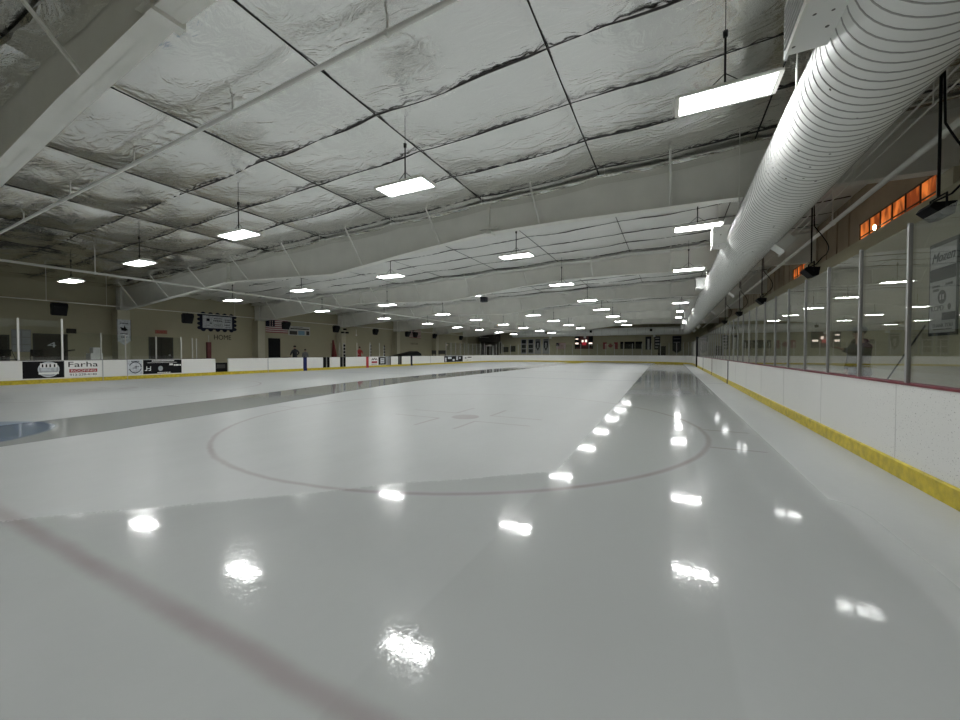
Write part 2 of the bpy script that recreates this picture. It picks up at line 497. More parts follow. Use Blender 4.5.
for w in (W1, W2):
    mb.box((x0, w[0], w[3]), (x1, w[1], 7.0)); mb.box((x0, w[0], 4.5), (x1, w[1], w[2]))
y = YN + .4
while y < YW:                          # standing seams of the panels
    if not any(w[0] - .1 < y < w[1] + .1 for w in (W1, W2)):
        mb.box((x0 - .03, y, 4.5), (x0, y + .06, 6.45))
    y += 1.02
struct(mb, 'wall_right_upper', M['panel_wall'], 'brown panelled upper wall over the beige ledge')

# ceiling: foil between steel straps, sagging, wrinkled at the joints
SX, SY0, SYD, SXD = -1.82, 4.5, 1.50, 3.53
nx, ny = 330, 560
gx = np.linspace(WLX, WRX2, nx); gy = np.linspace(YN, YW, ny)
GX, GYY = np.meshgrid(gx, gy)
u = (GX - SX) / SXD; v = (GYY - SY0) / SYD
cu, cv = np.floor(u).astype(int), np.floor(v).astype(int)
ramp = rng.uniform(.35, 1.0, (60, 90)); amp = ramp[cu % 60, cv % 90]
left = 1 + .9 * np.clip((-GX - 9) / 14, 0, 1)
su = np.abs(np.sin(pi * u))
sag = .055 * su ** .7 + .095 * amp * left * np.abs(np.sin(pi * v)) ** .6 * su ** .45
wr = np.zeros_like(GX)
for k in range(26):
    a = rng.uniform(-.9, .9); fr = rng.uniform(1.5, 9); ph = rng.uniform(0, 6.28)
    wr += np.sin(fr * (GX * math.sin(a) + GYY * math.cos(a)) + ph + 1.3 * np.sin(.9 * GX + k)) / fr
pleat = .010 * np.sin(GX * 21 + 3 * np.sin(GX * 2.3)) * np.exp(-((v - np.round(v)) * SYD / .22) ** 2)
Z = ceil_z(GX) - sag * 1.0 + (.009 + .020 * (left - 1)) * wr * su ** .4 + pleat * left * 1.4
me = bpy.data.meshes.new('ceiling')
vv = np.stack([GX, GYY, Z], -1).reshape(-1, 3)
idx = np.arange(nx * ny).reshape(ny, nx)
q = np.stack([idx[:-1, :-1], idx[1:, :-1], idx[1:, 1:], idx[:-1, 1:]], -1).reshape(-1, 4)
me.vertices.add(len(vv)); me.vertices.foreach_set('co', vv.ravel())
me.loops.add(q.size); me.loops.foreach_set('vertex_index', q.ravel())
me.polygons.add(len(q)); me.polygons.foreach_set('loop_start', np.arange(0, q.size, 4)); me.polygons.foreach_set('loop_total', np.full(len(q), 4))
me.polygons.foreach_set('use_smooth', np.ones(len(q), bool)); me.update(); me.validate()
me.materials.append(M['foil'])
ceiling = link(bpy.data.objects.new('ceiling', me)); ceiling['kind'] = 'structure'; WL['ceiling'] = Vector((0, 0, 0))
mb = MB(); mb.box((WLX - .3, YN - .3, 7.0), (WRX2 + .3, YW + .3, 7.2)); struct(mb, 'roof', M['steel'])
k = 0
for i in range(-9, 3):
    x = SX + SXD * i
    if not (WLX + .2 < x < WRX2 - .1): continue
    mb = MB(); mb.tube([(x, YN + .1, ceil_z(x) - .022), (x, YW - .1, ceil_z(x) - .022)], .011, 6)
    mb.build('strap', M['blackwire'], ceiling)
for j in range(-6, 39):
    y = SY0 + SYD * j
    if not (YN + .3 < y < YW - .3) or j == 0: continue
    pts = []
    for x in np.linspace(WLX + .1, WRX2 - .1, 90):
        uu = (x - SX) / SXD
        pts.append((x, y + .02 * math.sin(x * 3 + j), ceil_z(x) - .056 * abs(math.sin(pi * uu)) ** .7 - .024 - .02 * (math.sin(x * 1.7 + j * 2.1) > .55)))
    mb = MB(); mb.tube(pts, [.010 + .010 * (math.sin(p[0] * 2.2 + j * 1.3) > 0) for p in pts], 5)
    mb.build('seam', M['seam'], ceiling)

# ------------------------------------------------------------------ roof frames
PROF = [(-30.4, 4.02), (-27.6, 4.21), (-19.3, 4.86), (-12.2, 4.57), (-7.86, 5.04), (-5.25, 5.25), (-2.9, 5.26), (1.46, 5.15), (WRX2 - .02, 5.08)]
FY = [2.36 + 8.85 * k for k in range(7)]


def prof(x):
    for (a, za), (b, zb) in zip(PROF, PROF[1:]):
        if a <= x <= b: return za + (zb - za) * (x - a) / (b - a)
    return PROF[0][1] if x < PROF[0][0] else PROF[-1][1]


for k, fy in enumerate(FY):
    where = ['nearest of the grey steel roof beams, crossing the upper left corner',
             'second grey steel roof beam from the camera, spanning behind the nearest row of lamps'] + \
            ['%s grey steel roof beam counted from the upper left corner' % ORD[j] for j in range(2, 7)]
    fr = thing('roof_beam', where[k], 'beam', (AX, fy, 4.5), 'tapered steel roof beams')
    top = [(x, ceil_z(x) + .15) for x, _ in reversed(PROF)]
    mb = MB(); mb.prism([(x, fy - .007, z) for x, z in PROF + top], (0, 0, 0), (0, .014, 0)); mb.build('web', M['steel'], fr)
    mb = MB()
    for (a, za), (b, zb) in zip(PROF, PROF[1:]):
        vs = [(a, fy - .14, za), (b, fy - .14, zb), (b, fy + .14, zb), (a, fy + .14, za)]
        mb.add(vs + [(x, y, z + .022) for x, y, z in vs], [(0, 3, 2, 1), (4, 5, 6, 7), (0, 1, 5, 4), (2, 3, 7, 6), (1, 2, 6, 5), (3, 0, 4, 7)])
    mb.build('flange', M['steel'], fr)
    for xs_ in (-19.3, -5.25):
        z = prof(xs_)
        mb = MB(); mb.box((xs_ - .015, fy - .13, z + .02), (xs_ + .015, fy + .13, ceil_z(xs_))); mb.build('stiffener', M['steel'], fr)
        mb = MB(); mb.box((xs_ - .32, fy - .15, z + .12), (xs_ + .32, fy - .02, z + .15)); mb.box((xs_ - .05, fy - .17, z - .05), (xs_ + .1, fy + .17, z + .03)); mb.build('splice_plate', M['steel'], fr)
    for i in range(-8, 2):
        x = SX + SXD * (i + .5)
        for sgn in ((-1,) if x > -13 else (-1, 1)):
            z = prof(x)
            mb = MB(); mb.tube([(x, fy + sgn * .11, z + .03), (x, fy + sgn * .95, ceil_z(x) - .10)], .028, 5); mb.build('brace', M['steel_white'], fr)
    # foil tucked down against the beam on the camera side, with a ragged pale edge
    mb = MB(); xs = np.linspace(WLX + .1, WRX2 - .1, 150)
    A, B, C_ = [], [], []
    for i, x in enumerate(xs):
        sg = .10 * abs(math.sin(pi * (x - SX) / SXD)) ** .7
        A.append((x, fy - .42, ceil_z(x) - .06 - sg)); B.append((x, fy - .40 + .02 * math.sin(7 * x), ceil_z(x) - .12 - sg + random.uniform(-.012, .012)))
        C_.append((x, fy - .02, ceil_z(x) - .16 - sg * .8))
    n = len(xs)
    mb.add(A + B + C_, [(i, i + 1, n + i + 1, n + i) for i in range(n - 1)] + [(n + i, n + i + 1, 2 * n + i + 1, 2 * n + i) for i in range(n - 1)], 0, False)
    mb.build('foil_flap', M['foil'], fr)
    # pilasters
    mb = MB(); mb.box((WLX, fy - .30, 0), (WLX + .75, fy + .30, 4.05)); struct(mb, 'trim_%d' % (2 * k + 1), M['pilaster'])
    mb = MB(); mb.box((WLX + .02, fy - .1, 4.05), (WLX + .6, fy + .1, 5.4)); mb.build('column_head', M['steel'], fr)
    mb = MB(); mb.box((WRX + .32, fy - .30, 4.5), (WRX2, fy + .24, 5.06)); struct(mb, 'trim_%d' % (2 * k + 2), M['pilaster'])

# ------------------------------------------------------------------ windows in the upper right wall
def curtain_mat():
    m, nt, out = nodes('orange_lit_curtain'); L = nt.links.new
    p = N(nt, 'ShaderNodeBsdfPrincipled', Roughness=.8); L(p.outputs[0], out.inputs[0])
    tc = N(nt, 'ShaderNodeTexCoord'); mp = N(nt, 'ShaderNodeMapping'); mp.inputs['Scale'].default_value = (1, 1.6, .5); L(tc.outputs['Object'], mp.inputs[0])
    nz = N(nt, 'ShaderNodeTexNoise', Scale=2.2, Detail=4., Distortion=.5); L(mp.outputs[0], nz.inputs['Vector'])
    rp = N(nt, 'ShaderNodeValToRGB'); rp.color_ramp.elements[0].position = .40; rp.color_ramp.elements[0].color = (.16, .03, .006, 1); rp.color_ramp.elements[1].position = .78; rp.color_ramp.elements[1].color = (.9, .24, .045, 1)
    L(nz.outputs[0], rp.inputs[0]); L(rp.outputs[0], p.inputs['Base Color']); L(rp.outputs[0], p.inputs['Emission Color']); p.inputs['Emission Strength'].default_value = .75
    return m


M['curtain'] = curtain_mat()
for n_, w in ((1, W1), (2, W2)):
    mb = MB(); mb.box((WRX2 + .03, w[0], w[2]), (WRX2 + .09, w[1], w[3])); wo = struct(mb, 'window_%d' % n_, M['curtain'], 'window glowing orange behind its curtain')
    mb = MB()
    for z in (w[2], (w[2] + w[3]) / 2, w[3]): mb.box((WRX2 + .0, w[0] - .04, z - .014), (WRX2 + .03, w[1] + .04, z + .014))
    c = max(2, round((w[1] - w[0]) / .62))
    for i in range(c + 1):
        yy = w[0] + (w[1] - w[0]) * i / c; mb.box((WRX2 + .0, yy - .012, w[2]), (WRX2 + .03, yy + .012, w[3]))
    mb.build('window_frame', M['dark'], wo)
mb = MB(); mb.sphere((WRX2 - .12, 14.75, 4.96), (.035, .05, .085)); 
lt = thing('wall_lamp', 'small bright bulb glowing in front of the nearer orange window', 'lamp', (WRX2 - .12, 14.75, 4.8))
mb.build('bulb', M['bulb'], lt)
mb = MB(); mb.tube([(WRX2 - .12, 14.75, 4.86), (WRX2 - .12, 14.75, 4.80), (WRX2 - .03, 14.75, 4.78)], .025, 8); mb.tube([(WRX2 - .04, 14.75, 4.78), (WRX2 - .02, 14.75, 4.78)], .06, 10); mb.build('holder', M['black'], lt)

# ------------------------------------------------------------------ boards
def strip(pts, prof_pts, mbx, mi=0):
    """sweep a section (offset outward, z) along the board line"""
    n = len(prof_pts); P = [Vector((x, y, 0)) for x, y in pts]
    rows = []
    for i, p in enumerate(P):
        t = (P[min(i + 1, len(P) - 1)] - P[max(i - 1, 0)]).normalized(); nrm = Vector((t.y, -t.x, 0))
        rows.append([p + nrm * o + Vector((0, 0, z)) for o, z in prof_pts])
    vs = [q for r in rows for q in r]
    fs = [(i * n + k, i * n + (k + 1) % n, (i + 1) * n + (k + 1) % n, (i + 1) * n + k) for i in range(len(P) - 1) for k in range(n)]
    fs += [tuple(range(n)), tuple((len(P) - 1) * n + k for k in range(n - 1, -1, -1))]
    mbx.add(vs, fs, mi)


BH = 1.045
PAN = [(0, .0), (0, BH), (.09, BH), (.09, .0)]
KICK = [(-.025, 0), (-.025, .175), (-.012, .19), (0, .19), (0, 0)]
CAPR = [(-.008, BH), (-.008, BH + .022), (.15, BH + .022), (.15, BH)]


def boards(name, label, pts, cap, group='white dasher boards'):
    c = pts[len(pts) // 2]
    t = thing(name, label, 'rink boards', (c[0], c[1], 0), group)
    for nm, pr, mt in (('panel', PAN, M['board']), ('kick_plate', KICK, M['yellow']), ('cap_rail', CAPR, M[cap])):
        mb = MB(); strip(pts, pr, mb); mb.build(nm, mt, t)
    return t


allp = rink_outline(0)
i45 = max(i for i, p in enumerate(allp) if p[0] == XR and p[1] < 43.4)
right_pts = allp[:i45 + 1] + [(XR, 43.3)]
far_pts = [(XR, 43.5)] + allp[i45 + 1:]
br = boards('dasher_board', 'scuffed white boards with yellow kick plate and maroon cap along the right side', right_pts, 'red_cap')


def stripe(t, x, y, w, m_, name='line_stripe', side=1):
    mb = MB()
    o = .004 * side
    mb.box((min(x - o, x), y - w, .19), (max(x - o, x), y + w, BH)); mb.box((min(x - .03 * side, x), y - w, 0), (max(x - .03 * side, x), y + w, .19))
    mb.build(name, m_, t)


stripe(br, XR, BLUE1, .15, M['navy']); stripe(br, XR, RED, .15, mat('dull_red_stripe', (.10, .012, .016), .5)); stripe(br, XR, BLUE2, .15, M['navy'])
y = 3.6
while y < 43:
    mb = MB(); mb.box((XR - .002, y - .003, .19), (XR + .001, y + .003, BH)); mb.build('joint', M['banner_pale'], br); y += 2.44
bf = boards('dasher_board', 'white boards with thin yellow base curving round the far end below the scoreboard', far_pts, 'black_cap')
mb = MB(); mb.box((-1.32, YF - .006, 0), (-1.24, YF + .001, BH)); mb.build('joint', M['black'], bf)
# dark corner post
mb = MB(); mb.box((XR - .12, 43.31, 0), (XR + .12, 43.49, 3.0)); single(mb, 'corner_post', M['black'], 'tall dark post where the right boards meet the far corner', 'post')

# left side: white board sections split by bench gates
LSEG = [(-3.5, 14.0, 'longest white board section on the left carrying the sponsor panels'),
        (14.78, 22.31, 'white left board section below the wall flag with a blue stripe'),
        (23.03, 24.12, 'narrow white left board section between two dark gates, nearer the flag'),
        (24.8, 30.09, 'white left board section at the red stripe'),
        (30.86, 31.98, 'narrow white left board section just beyond the red stripe'),
        (32.64, YF - RC - .03, 'white left board section running on to the far left corner')]
lb = []
for a, b, lab in LSEG:
    pts = [(XL, yy) for yy in np.linspace(b, a, max(2, int((b - a) / 2)))]
    lb.append(boards('dasher_board', lab, pts, 'black_cap'))
stripe(lb[1], XL, 20.58, .17, M['blue'], side=-1); stripe(lb[3], XL, 27.45, .17, M['red'], side=-1); stripe(lb[5], XL, 34.31, .17, M['navy'], side=-1)
for t_, yy in ((lb[0], 8.66), (lb[0], 9.63), (lb[1], 17.5), (lb[5], 38.0)):
    mb = MB(); mb.box((XL, yy - .012, 0), (XL + .028, yy + .012, BH)); mb.build('joint', M['grey'], t_)
for j, (a, b, kind) in enumerate(((14.0, 14.78, 'low'), (22.31, 23.03, 'bars'), (24.12, 24.8, 'bars'), (30.09, 30.86, 'grey'), (31.98, 32.64, 'bars'))):
    lab = ['low black gate in the gap of the left boards below the red pad', 'dark gate in the left boards under the wall banner', 'dark gate in the left boards next to the twin cameras pillar',
           'grey and black gate in the left boards beside the sponsor panels past the red stripe', 'dark gate in the left boards nearest the far flag'][j]
    t = thing('bench_gate', lab, 'gate', (XL - .1, (a + b) / 2, 0), 'bench gates in the left boards')
    h = .78 if kind == 'low' else BH
    mb = MB(); mb.box((XL - .16, a + .01, .19), (XL - .10, b - .01, h)); mb.build('panel', M['black'] if kind != 'grey' else M['grey'], t)
    mb = MB(); mb.box((XL - .09, a, 0), (XL + .025, b, .19)); mb.build('kick_plate', M['yellow'], t)
    if kind == 'low':
        mb = MB(); mb.box((XL - .10, a + .12, .42), (XL - .085, b - .15, .66)); mb.build('inset', M['dark'], t)
    else:
        for yy in (a + .03, (a + b) / 2 + .04, b - .06):
            mb = MB(); mb.box((XL - .10, yy, .19), (XL - .06, yy + .06, BH)); mb.build('bar', M['alu'] if yy > a + .1 and yy < b - .1 else M['black'], t)


# ------------------------------------------------------------------ lettering
def text(s, name, m_, parent, loc, size, axis, w=None, ext=.002, label=None, shear=0.):
    """flat raised letters. axis: 'L' wall facing +X, 'F' wall facing -Y, 'R' wall facing -X"""
    cu_ = bpy.data.curves.new(name, 'FONT'); cu_.body = s; cu_.size = size; cu_.align_x = 'CENTER'; cu_.align_y = 'CENTER'; cu_.extrude = ext; cu_.shear = shear
    cu_.materials.append(m_)
    o = link(bpy.data.objects.new(name, cu_)); o.parent = parent
    o.location = Vector(loc) - WL[parent.name]
    # text faces +Z with x right
    R = {'L': Matrix(((0, 0, 1), (1, 0, 0), (0, 1, 0))), 'F': Matrix(((1, 0, 0), (0, 0, -1), (0, 1, 0))), 'R': Matrix(((0, 0, -1), (-1, 0, 0), (0, 1, 0)))}[axis]
    sx = 1.
    if w:
        bpy.context.view_layer.update()
        if o.dimensions.x > 0: sx = w / o.dimensions.x
    bpy.context.view_layer.update()
    me_ = bpy.data.meshes.new_from_object(o.evaluated_get(bpy.context.evaluated_depsgraph_get()))
    pos = o.location.copy(); bpy.data.objects.remove(o)
    me_.name = name
    for q in me_.vertices: q.co = R @ Vector((q.co.x * sx, q.co.y, q.co.z)) + pos
    o = link(bpy.data.objects.new(name, me_)); o.parent = parent
    if label: o['label'] = label
    return o


def ring(mbx, c, ry, rz, w, axis, n=40, th=.004, mi=0, a0=0, a1=2 * pi):
    vs, fs = [], []
    for i in range(n + 1):
        a = a0 + (a1 - a0) * i / n
        for rr in (1, 1 - w):
            h, z = math.cos(a) * ry * rr, math.sin(a) * rz * rr
            vs.append({'L': (c[0], c[1] + h, c[2] + z), 'F': (c[0] + h, c[1], c[2] + z), 'R': (c[0], c[1] - h, c[2] + z)}[axis])
    fs = [(2 * i, 2 * i + 1, 2 * i + 3, 2 * i + 2) for i in range(n)]
    mbx.add(vs, fs, mi)


def disc(mbx, c, ry, rz, axis, n=32, mi=0, a0=0, a1=2 * pi):
    ring(mbx, c, ry, rz, .999, axis, n, mi=mi, a0=a0, a1=a1)


def scribble(mbx, x, y0, y1, z, h, axis='L', gap=.3):
    """unreadable small print: broken short bars"""
    y = y0
    while y < y1:
        w = random.uniform(.4, 1.2) * h * 1.6
        yy = min(y + w, y1)
        if axis == 'L': mbx.box((x, y, z), (x + .002, yy, z + h))
        elif axis == 'F': mbx.box((y, x - .002, z), (yy, x, z + h))
        else: mbx.box((x - .002, y, z), (x, yy, z + h))
        y = yy + h * gap * random.uniform(.6, 1.6)


# ------------------------------------------------------------------ sponsor panels on the left boards
xa = XL + .003
def ad(lab, y0, y1, z0, z1, m_):
    t = thing('sponsor_panel', lab, 'sign', (xa, (y0 + y1) / 2, z0), 'sponsor panels on the boards')
    mb = MB(); mb.box((xa - .002, y0, z0), (xa + .004, y1, z1)); mb.build('sheet', m_, t)
    return t


X5 = xa + .0055
t = ad('black sponsor panel with a silver oval crest, nearest on the left boards', 5.99, 7.29, .245, 1.02, M['black'])
c = (X5, 6.79, .64)
mb = MB(); disc(mb, c, .345, .36, 'L'); mb.build('crest', M['silver'], t)
mb = MB(); ring(mb, (X5 + .001, c[1], c[2]), .30, .31, .16, 'L'); mb.box((X5, 6.55, .52), (X5 + .002, 7.03, .56)); mb.build('crest_ring', M['grey'], t)
mb = MB(); mb.box((X5, 6.52, .72), (X5 + .004, 7.06, .92)); mb.build('ribbon', M['white'], t)
mb = MB()
for yy in (6.57, 6.69, 6.81, 6.95): mb.box((X5 + .004, yy, .74), (X5 + .006, yy + .05, .88))
mb.build('lettering', M['black'], t)
mb = MB(); mb.box((X5, 6.47, .42), (X5 + .004, 7.11, .50)); mb.build('scroll', M['white'], t)
t = ad('white sponsor panel reading Farha Roofing in black and red', 7.32, 8.60, .245, 1.02, M['white'])
text('Farha', 'lettering', M['black'], t, (X5, 7.94, .835), .36, 'L', w=1.05)
mb = MB(); mb.box((X5 - .001, 7.46, .46), (X5 + .002, 8.45, .625)); mb.build('red_bar', M['red'], t)
text('ROOFING', 'lettering', M['white'], t, (X5 + .003, 7.955, .54), .15, 'L', w=.88)
text('913-229-4140', 'lettering', M['black'], t, (X5, 7.95, .345), .15, 'L', w=.95)
t = ad('small grey sponsor panel with a round black emblem', 9.65, 10.28, .25, 1.02, M['silver'])
mb = MB(); ring(mb, (X5, 9.97, .62), .27, .31, .13, 'L', a0=-2.9, a1=-.25); ring(mb, (X5, 9.97, .62), .27, .31, .13, 'L', a0=.1, a1=2.8)
mb.box((X5, 9.85, .58), (X5 + .002, 10.02, .61)); mb.box((X5, 9.93, .64), (X5 + .002, 10.13, .67)); mb.box((X5, 9.99, .55), (X5 + .002, 10.02, .72)); mb.build('emblem', M['navy'], t)
mb = MB(); scribble(mb, X5, 9.80, 10.14, .93, .04); mb.build('lettering', M['navy'], t)
t = ad('long black sponsor panel with broken white print beside the emblem panel', 10.31, 12.13, .24, 1.02, M['black'])
mb = MB(); scribble(mb, X5, 10.7, 11.75, .93, .05, gap=.15); scribble(mb, X5, 10.5, 11.9, .85, .02)
scribble(mb, X5, 10.95, 11.6, .27, .045)
mb.box((X5, 11.52, .70), (X5 + .002, 11.70, .80)); scribble(mb, X5, 11.74, 12.1, .66, .09)
for yy in (10.45, 10.62):
    mb.box((X5, yy, .42), (X5 + .002, yy + .035, .66)); mb.box((X5, yy - .07, .42), (X5 + .002, yy + .02, .46))
mb.box((X5, 10.48, .53), (X5 + .002, 10.62, .56)); mb.build('lettering', M['white'], t)
mb = MB(); disc(mb, (X5, 11.1, .53), .11, .14, 'L'); mb.build('figure', M['grey'], t)
t = ad('white sponsor panel with a black peak and red word past the red stripe', 27.85, 28.93, .24, 1.0, M['white'])
mb = MB(); zz = [(28.0, .72), (28.15, .86), (28.28, .76), (28.42, .90), (28.55, .76), (28.68, .86), (28.82, .70)]
for (a, za), (b, zb) in zip(zz, zz[1:]): mb.add([(X5, a, za - .07), (X5, b, zb - .07), (X5, b, zb + .04), (X5, a, za + .04)], [(0, 1, 2, 3)])
mb.build('peak', M['navy'], t)
mb = MB(); mb.box((X5 - .001, 28.0, .42), (X5 + .002, 28.8, .6)); mb.build('red_bar', M['red'], t)
mb = MB(); scribble(mb, X5, 28.0, 28.8, .29, .05); mb.build('lettering', M['black'], t)
t = ad('black sponsor panel with a grey square, next to the black peak panel', 28.98, 30.05, .24, 1.0, M['black'])
mb = MB(); mb.box((X5 - .001, 29.25, .36), (X5 + .002, 29.82, .88)); mb.build('square', M['silver'], t)
mb = MB(); scribble(mb, X5 + .003, 29.33, 29.75, .72, .05); scribble(mb, X5 + .003, 29.33, 29.75, .5, .05); mb.build('lettering', M['black'], t)
t = ad('black and grey sponsor panel on the far part of the left boards', 41.1, 45.9, .22, 1.0, M['black'])
mb = MB(); 
for yy, w_, z0, z1 in ((41.3, .35, .3, .8), (42.0, .9, .62, .9), (43.2, .5, .35, .6), (44.1, .5, .45, .95), (44.9, .4, .6, .85)): mb.box((X5 - .001, yy, z0), (X5 + .002, yy + w_, z1))
mb.build('lettering', M['silver'], t)
t = ad('white sponsor panel with sparse black print nearest the far left corner', 46.1, 48.8, .22, 1.0, M['white'])
mb = MB(); scribble(mb, X5, 46.5, 47.0, .6, .2); scribble(mb, X5, 47.3, 48.5, .72, .14); scribble(mb, X5, 46.5, 48.4, .34, .1, gap=2); mb.build('lettering', M['black'], t)

# ------------------------------------------------------------------ glass along the right side
GH = 2.81
ys = [3.51 + 1.22 * k for k in range(33)]
ys = [y for y in ys if y < 43]
for k, y in enumerate(ys):
    vis = k - 2
    w = .02
    mb = MB(); mb.box((XR + .036, y - w, BH + .022), (XR + .052, y + w, GH + .03)); mb.box((XR + .052, y - .006, BH + .022), (XR + .075, y + .006, GH + .03))
    if k >= 2:
        single(mb, 'glass_post', M['alu'], ('%s aluminium glass post on the right boards, counted from the right edge' % ORD[k - 2]).replace('first ', 'nearest '), 'post', 'posts between the panes on the right')
    if k < len(ys) - 1:
        mb = MB(); mb.box((XR + .054, y + .010, BH + .022), (XR + .066, y + 1.21, GH))
        if k == 0: continue
        single(mb, 'safety_glass', M['glass'], ('%s clear glass pane on the right boards, counted from the right edge' % ORD[k - 1]).replace('first ', 'nearest '), 'glass', 'glass panes on the right boards')

# glass along the far end and corners
FGH = 2.75
fl = [(XR, y) for y in np.arange(44.6, YF - RC, 1.22)]
fl += [(XR - RC + RC * math.cos(a), YF - RC + RC * math.sin(a)) for a in np.linspace(0, pi / 2, 10)]
xx = XR - RC - 1.22
while xx > XL + RC: fl.append((xx, YF)); xx -= 1.22
fl += [(XL + RC + RC * math.cos(a), YF - RC + RC * math.sin(a)) for a in np.linspace(pi / 2, pi, 10)]
fl += [(XL, y) for y in np.arange(YF - RC - 1.22, 40.9, -1.22)]
for k, (x, y) in enumerate(fl):
    p = Vector((x, y, 0)); nx_ = Vector(fl[min(k + 1, len(fl) - 1)] + (0,)) - Vector(fl[max(k - 1, 0)] + (0,)); nx_.normalize()
    out_ = Vector((nx_.y, -nx_.x, 0)); ang = math.atan2(nx_.y, nx_.x)
    R = Matrix.Rotation(ang, 3, 'Z'); o = p + out_ * .05
    mb = MB(); mb.box((-.028, -.025, BH + .022), (.028, .025, FGH), rot=R); mb.v = [tuple(Vector(q) + o) for q in mb.v]
    # count from the corner post; a post shares its label with nothing
    side = 'far boards'
    single(mb, 'glass_post', M['alu_pale'], ('%s pale glass post round the far end, counted from the dark corner post' % ORD[k]) if k < 30 else ('%s pale glass post at the far left, counted back from the far black panel' % ORD[len(fl) - 1 - k]), 'post', 'posts round the far end')
    if k < len(fl) - 1:
        b = Vector(fl[k + 1] + (0,)); d = (b - p); ln = d.length; R = Matrix.Rotation(math.atan2(d.y, d.x), 3, 'Z'); od = Vector((d.y, -d.x, 0)).normalized() * .05
        mb = MB(); mb.box((.03, -.005, BH + .022), (ln - .03, .005, FGH - .05), rot=R); mb.v = [tuple(Vector(q) + p + od) for q in mb.v]
        single(mb, 'safety_glass', M['glass'], ('%s glass pane round the far end, counted from the dark corner post' % ORD[k]) if k < 30 else ('%s glass pane at the far left, counted back from the far black panel' % ORD[len(fl) - 2 - k]), 'glass', 'panes round the far end')

# posts and panes on the near part of the left boards
LP = [(5.9, 2.94, .05, 'white glass post in front of the notice board at the far left'), (7.26, 3.0, .05, 'white glass post in front of the door marked 4'),
      (8.63, 2.4, .03, 'slim glass post beside the white cartons, left side'), (9.6, 2.34, .03, 'slim glass post in front of the shield banner'),
      (10.94, 2.3, .04, 'white glass post crossing the double door under the exit sign'), (12.16, 2.33, .04, 'white glass post at the end of the long black sponsor panel'),
      (12.75, 2.28, .03, 'slim glass post right of the double door, nearer the camera'), (12.97, 2.26, .03, 'slim glass post close to the red pad'),
      (24.15, 2.3, .04, 'white glass post beside the second dark gate on the left'), (26.2, 2.3, .03, 'slim glass post just before the red stripe'),
      (27.9, 2.4, .04, 'white glass post behind the black peak panel'), (29.2, 2.35, .03, 'slim reddish post behind the grey square panel')]
for y, h, w, lab in LP:
    w *= .6
    mb = MB(); mb.box((XL - .10, y - w, BH + .02), (XL - .04, y + w, h)); mb.box((XL - .11, y - w * .4, BH + .02), (XL - .03, y + w * .4, h + .01))
    single(mb, 'glass_post', M['white'] if w >= .03 else M['alu_pale'], lab, 'post', 'posts on the left boards')
for i, (a, b, h) in enumerate(((4.5, 5.84, 2.9), (5.96, 7.2, 2.9), (7.32, 8.59, 2.38), (8.67, 9.56, 2.34), (9.64, 10.89, 2.3), (10.99, 12.11, 2.3))):
    mb = MB(); mb.box((XL - .076, a, BH + .022), (XL - .064, b, h))
    single(mb, 'safety_glass', M['glass'], ['glass pane at the left edge over the plain boards', 'tall glass pane over the silver crest panel', 'lower glass pane over the Farha panel', 'lower glass pane left of the emblem panel',
                                          'glass pane over the emblem panel', 'glass pane over the long black panel'][i], 'glass', 'panes on the left boards')

# ------------------------------------------------------------------ hanging lamps
lamp = thing('hanging_lamp', 'x', 'lamp', (0, 0, 0), 'rectangular lamps hanging in rows')
LX, LY_ = .59, .245
mb = MB(); mb.v = []
bm = bmesh.new(); bmesh.ops.create_cube(bm, size=1)
for v_ in bm.verts:
    k = 1 if v_.co.z < 0 else .55
    v_.co = Vector((v_.co.x * 2 * LX * (1 if v_.co.z < 0 else .86), v_.co.y * 2 * LY_ * k, .010 if v_.co.z < 0 else .095))
bmesh.ops.bevel(bm, geom=bm.edges[:], offset=.012, segments=2, affect='EDGES'); mb.bm(bm); mb.build('housing', M['steel_white'], lamp, local=True)
mb = MB(); mb.box((-LX + .03, -LY_ + .025, -.004), (LX - .03, LY_ - .025, .009)); mb.build('diffuser', M['lamp'], lamp, local=True)
mb = MB()
for s_ in (-1, 1):
    mb.box((-LX, s_ * LY_ - .02, -.014), (LX, s_ * LY_ + .02, .02)); mb.box((s_ * LX - .03, -LY_, -.014), (s_ * LX + .03, LY_, .02))
mb.build('rim', M['steel_white'], lamp, local=True)
rod_mesh = None
mb = MB(); mb.tube([(0, 0, .09), (0, 0, .86)], .014, 8); mb.tube([(0, 0, .80), (0, 0, .88)], [.028, .034], 8); mb.tube([(0, 0, .86), (0, 0, 1.42)], .005, 5); mb.tube([(-.25, 0, .09), (0, 0, .30)], .006, 5); mb.tube([(.25, 0, .09), (0, 0, .30)], .006, 5)
mb.build('hanging_rod', M['blackwire'], lamp, local=True)
ROWS = {'A': (.64, 5.0, 'row beside the white duct'), 'B': (-4.9, 4.8, 'second row from the duct'), 'C': (-10.5, 4.6, 'middle row over the ice'), 'D': (-15.95, 4.41, 'fourth row from the duct'), 'E': (-22.4, 4.4, 'row nearest the left wall')}
LYS = [.1, 6.35, 12.6, 18.8, 25.3, 31.0, 37.3, 43.5, 49.8, 55.6]
MISS = {('A', 25.3), ('C', 25.3), ('A', 49.8), ('A', 55.6)}
first = True
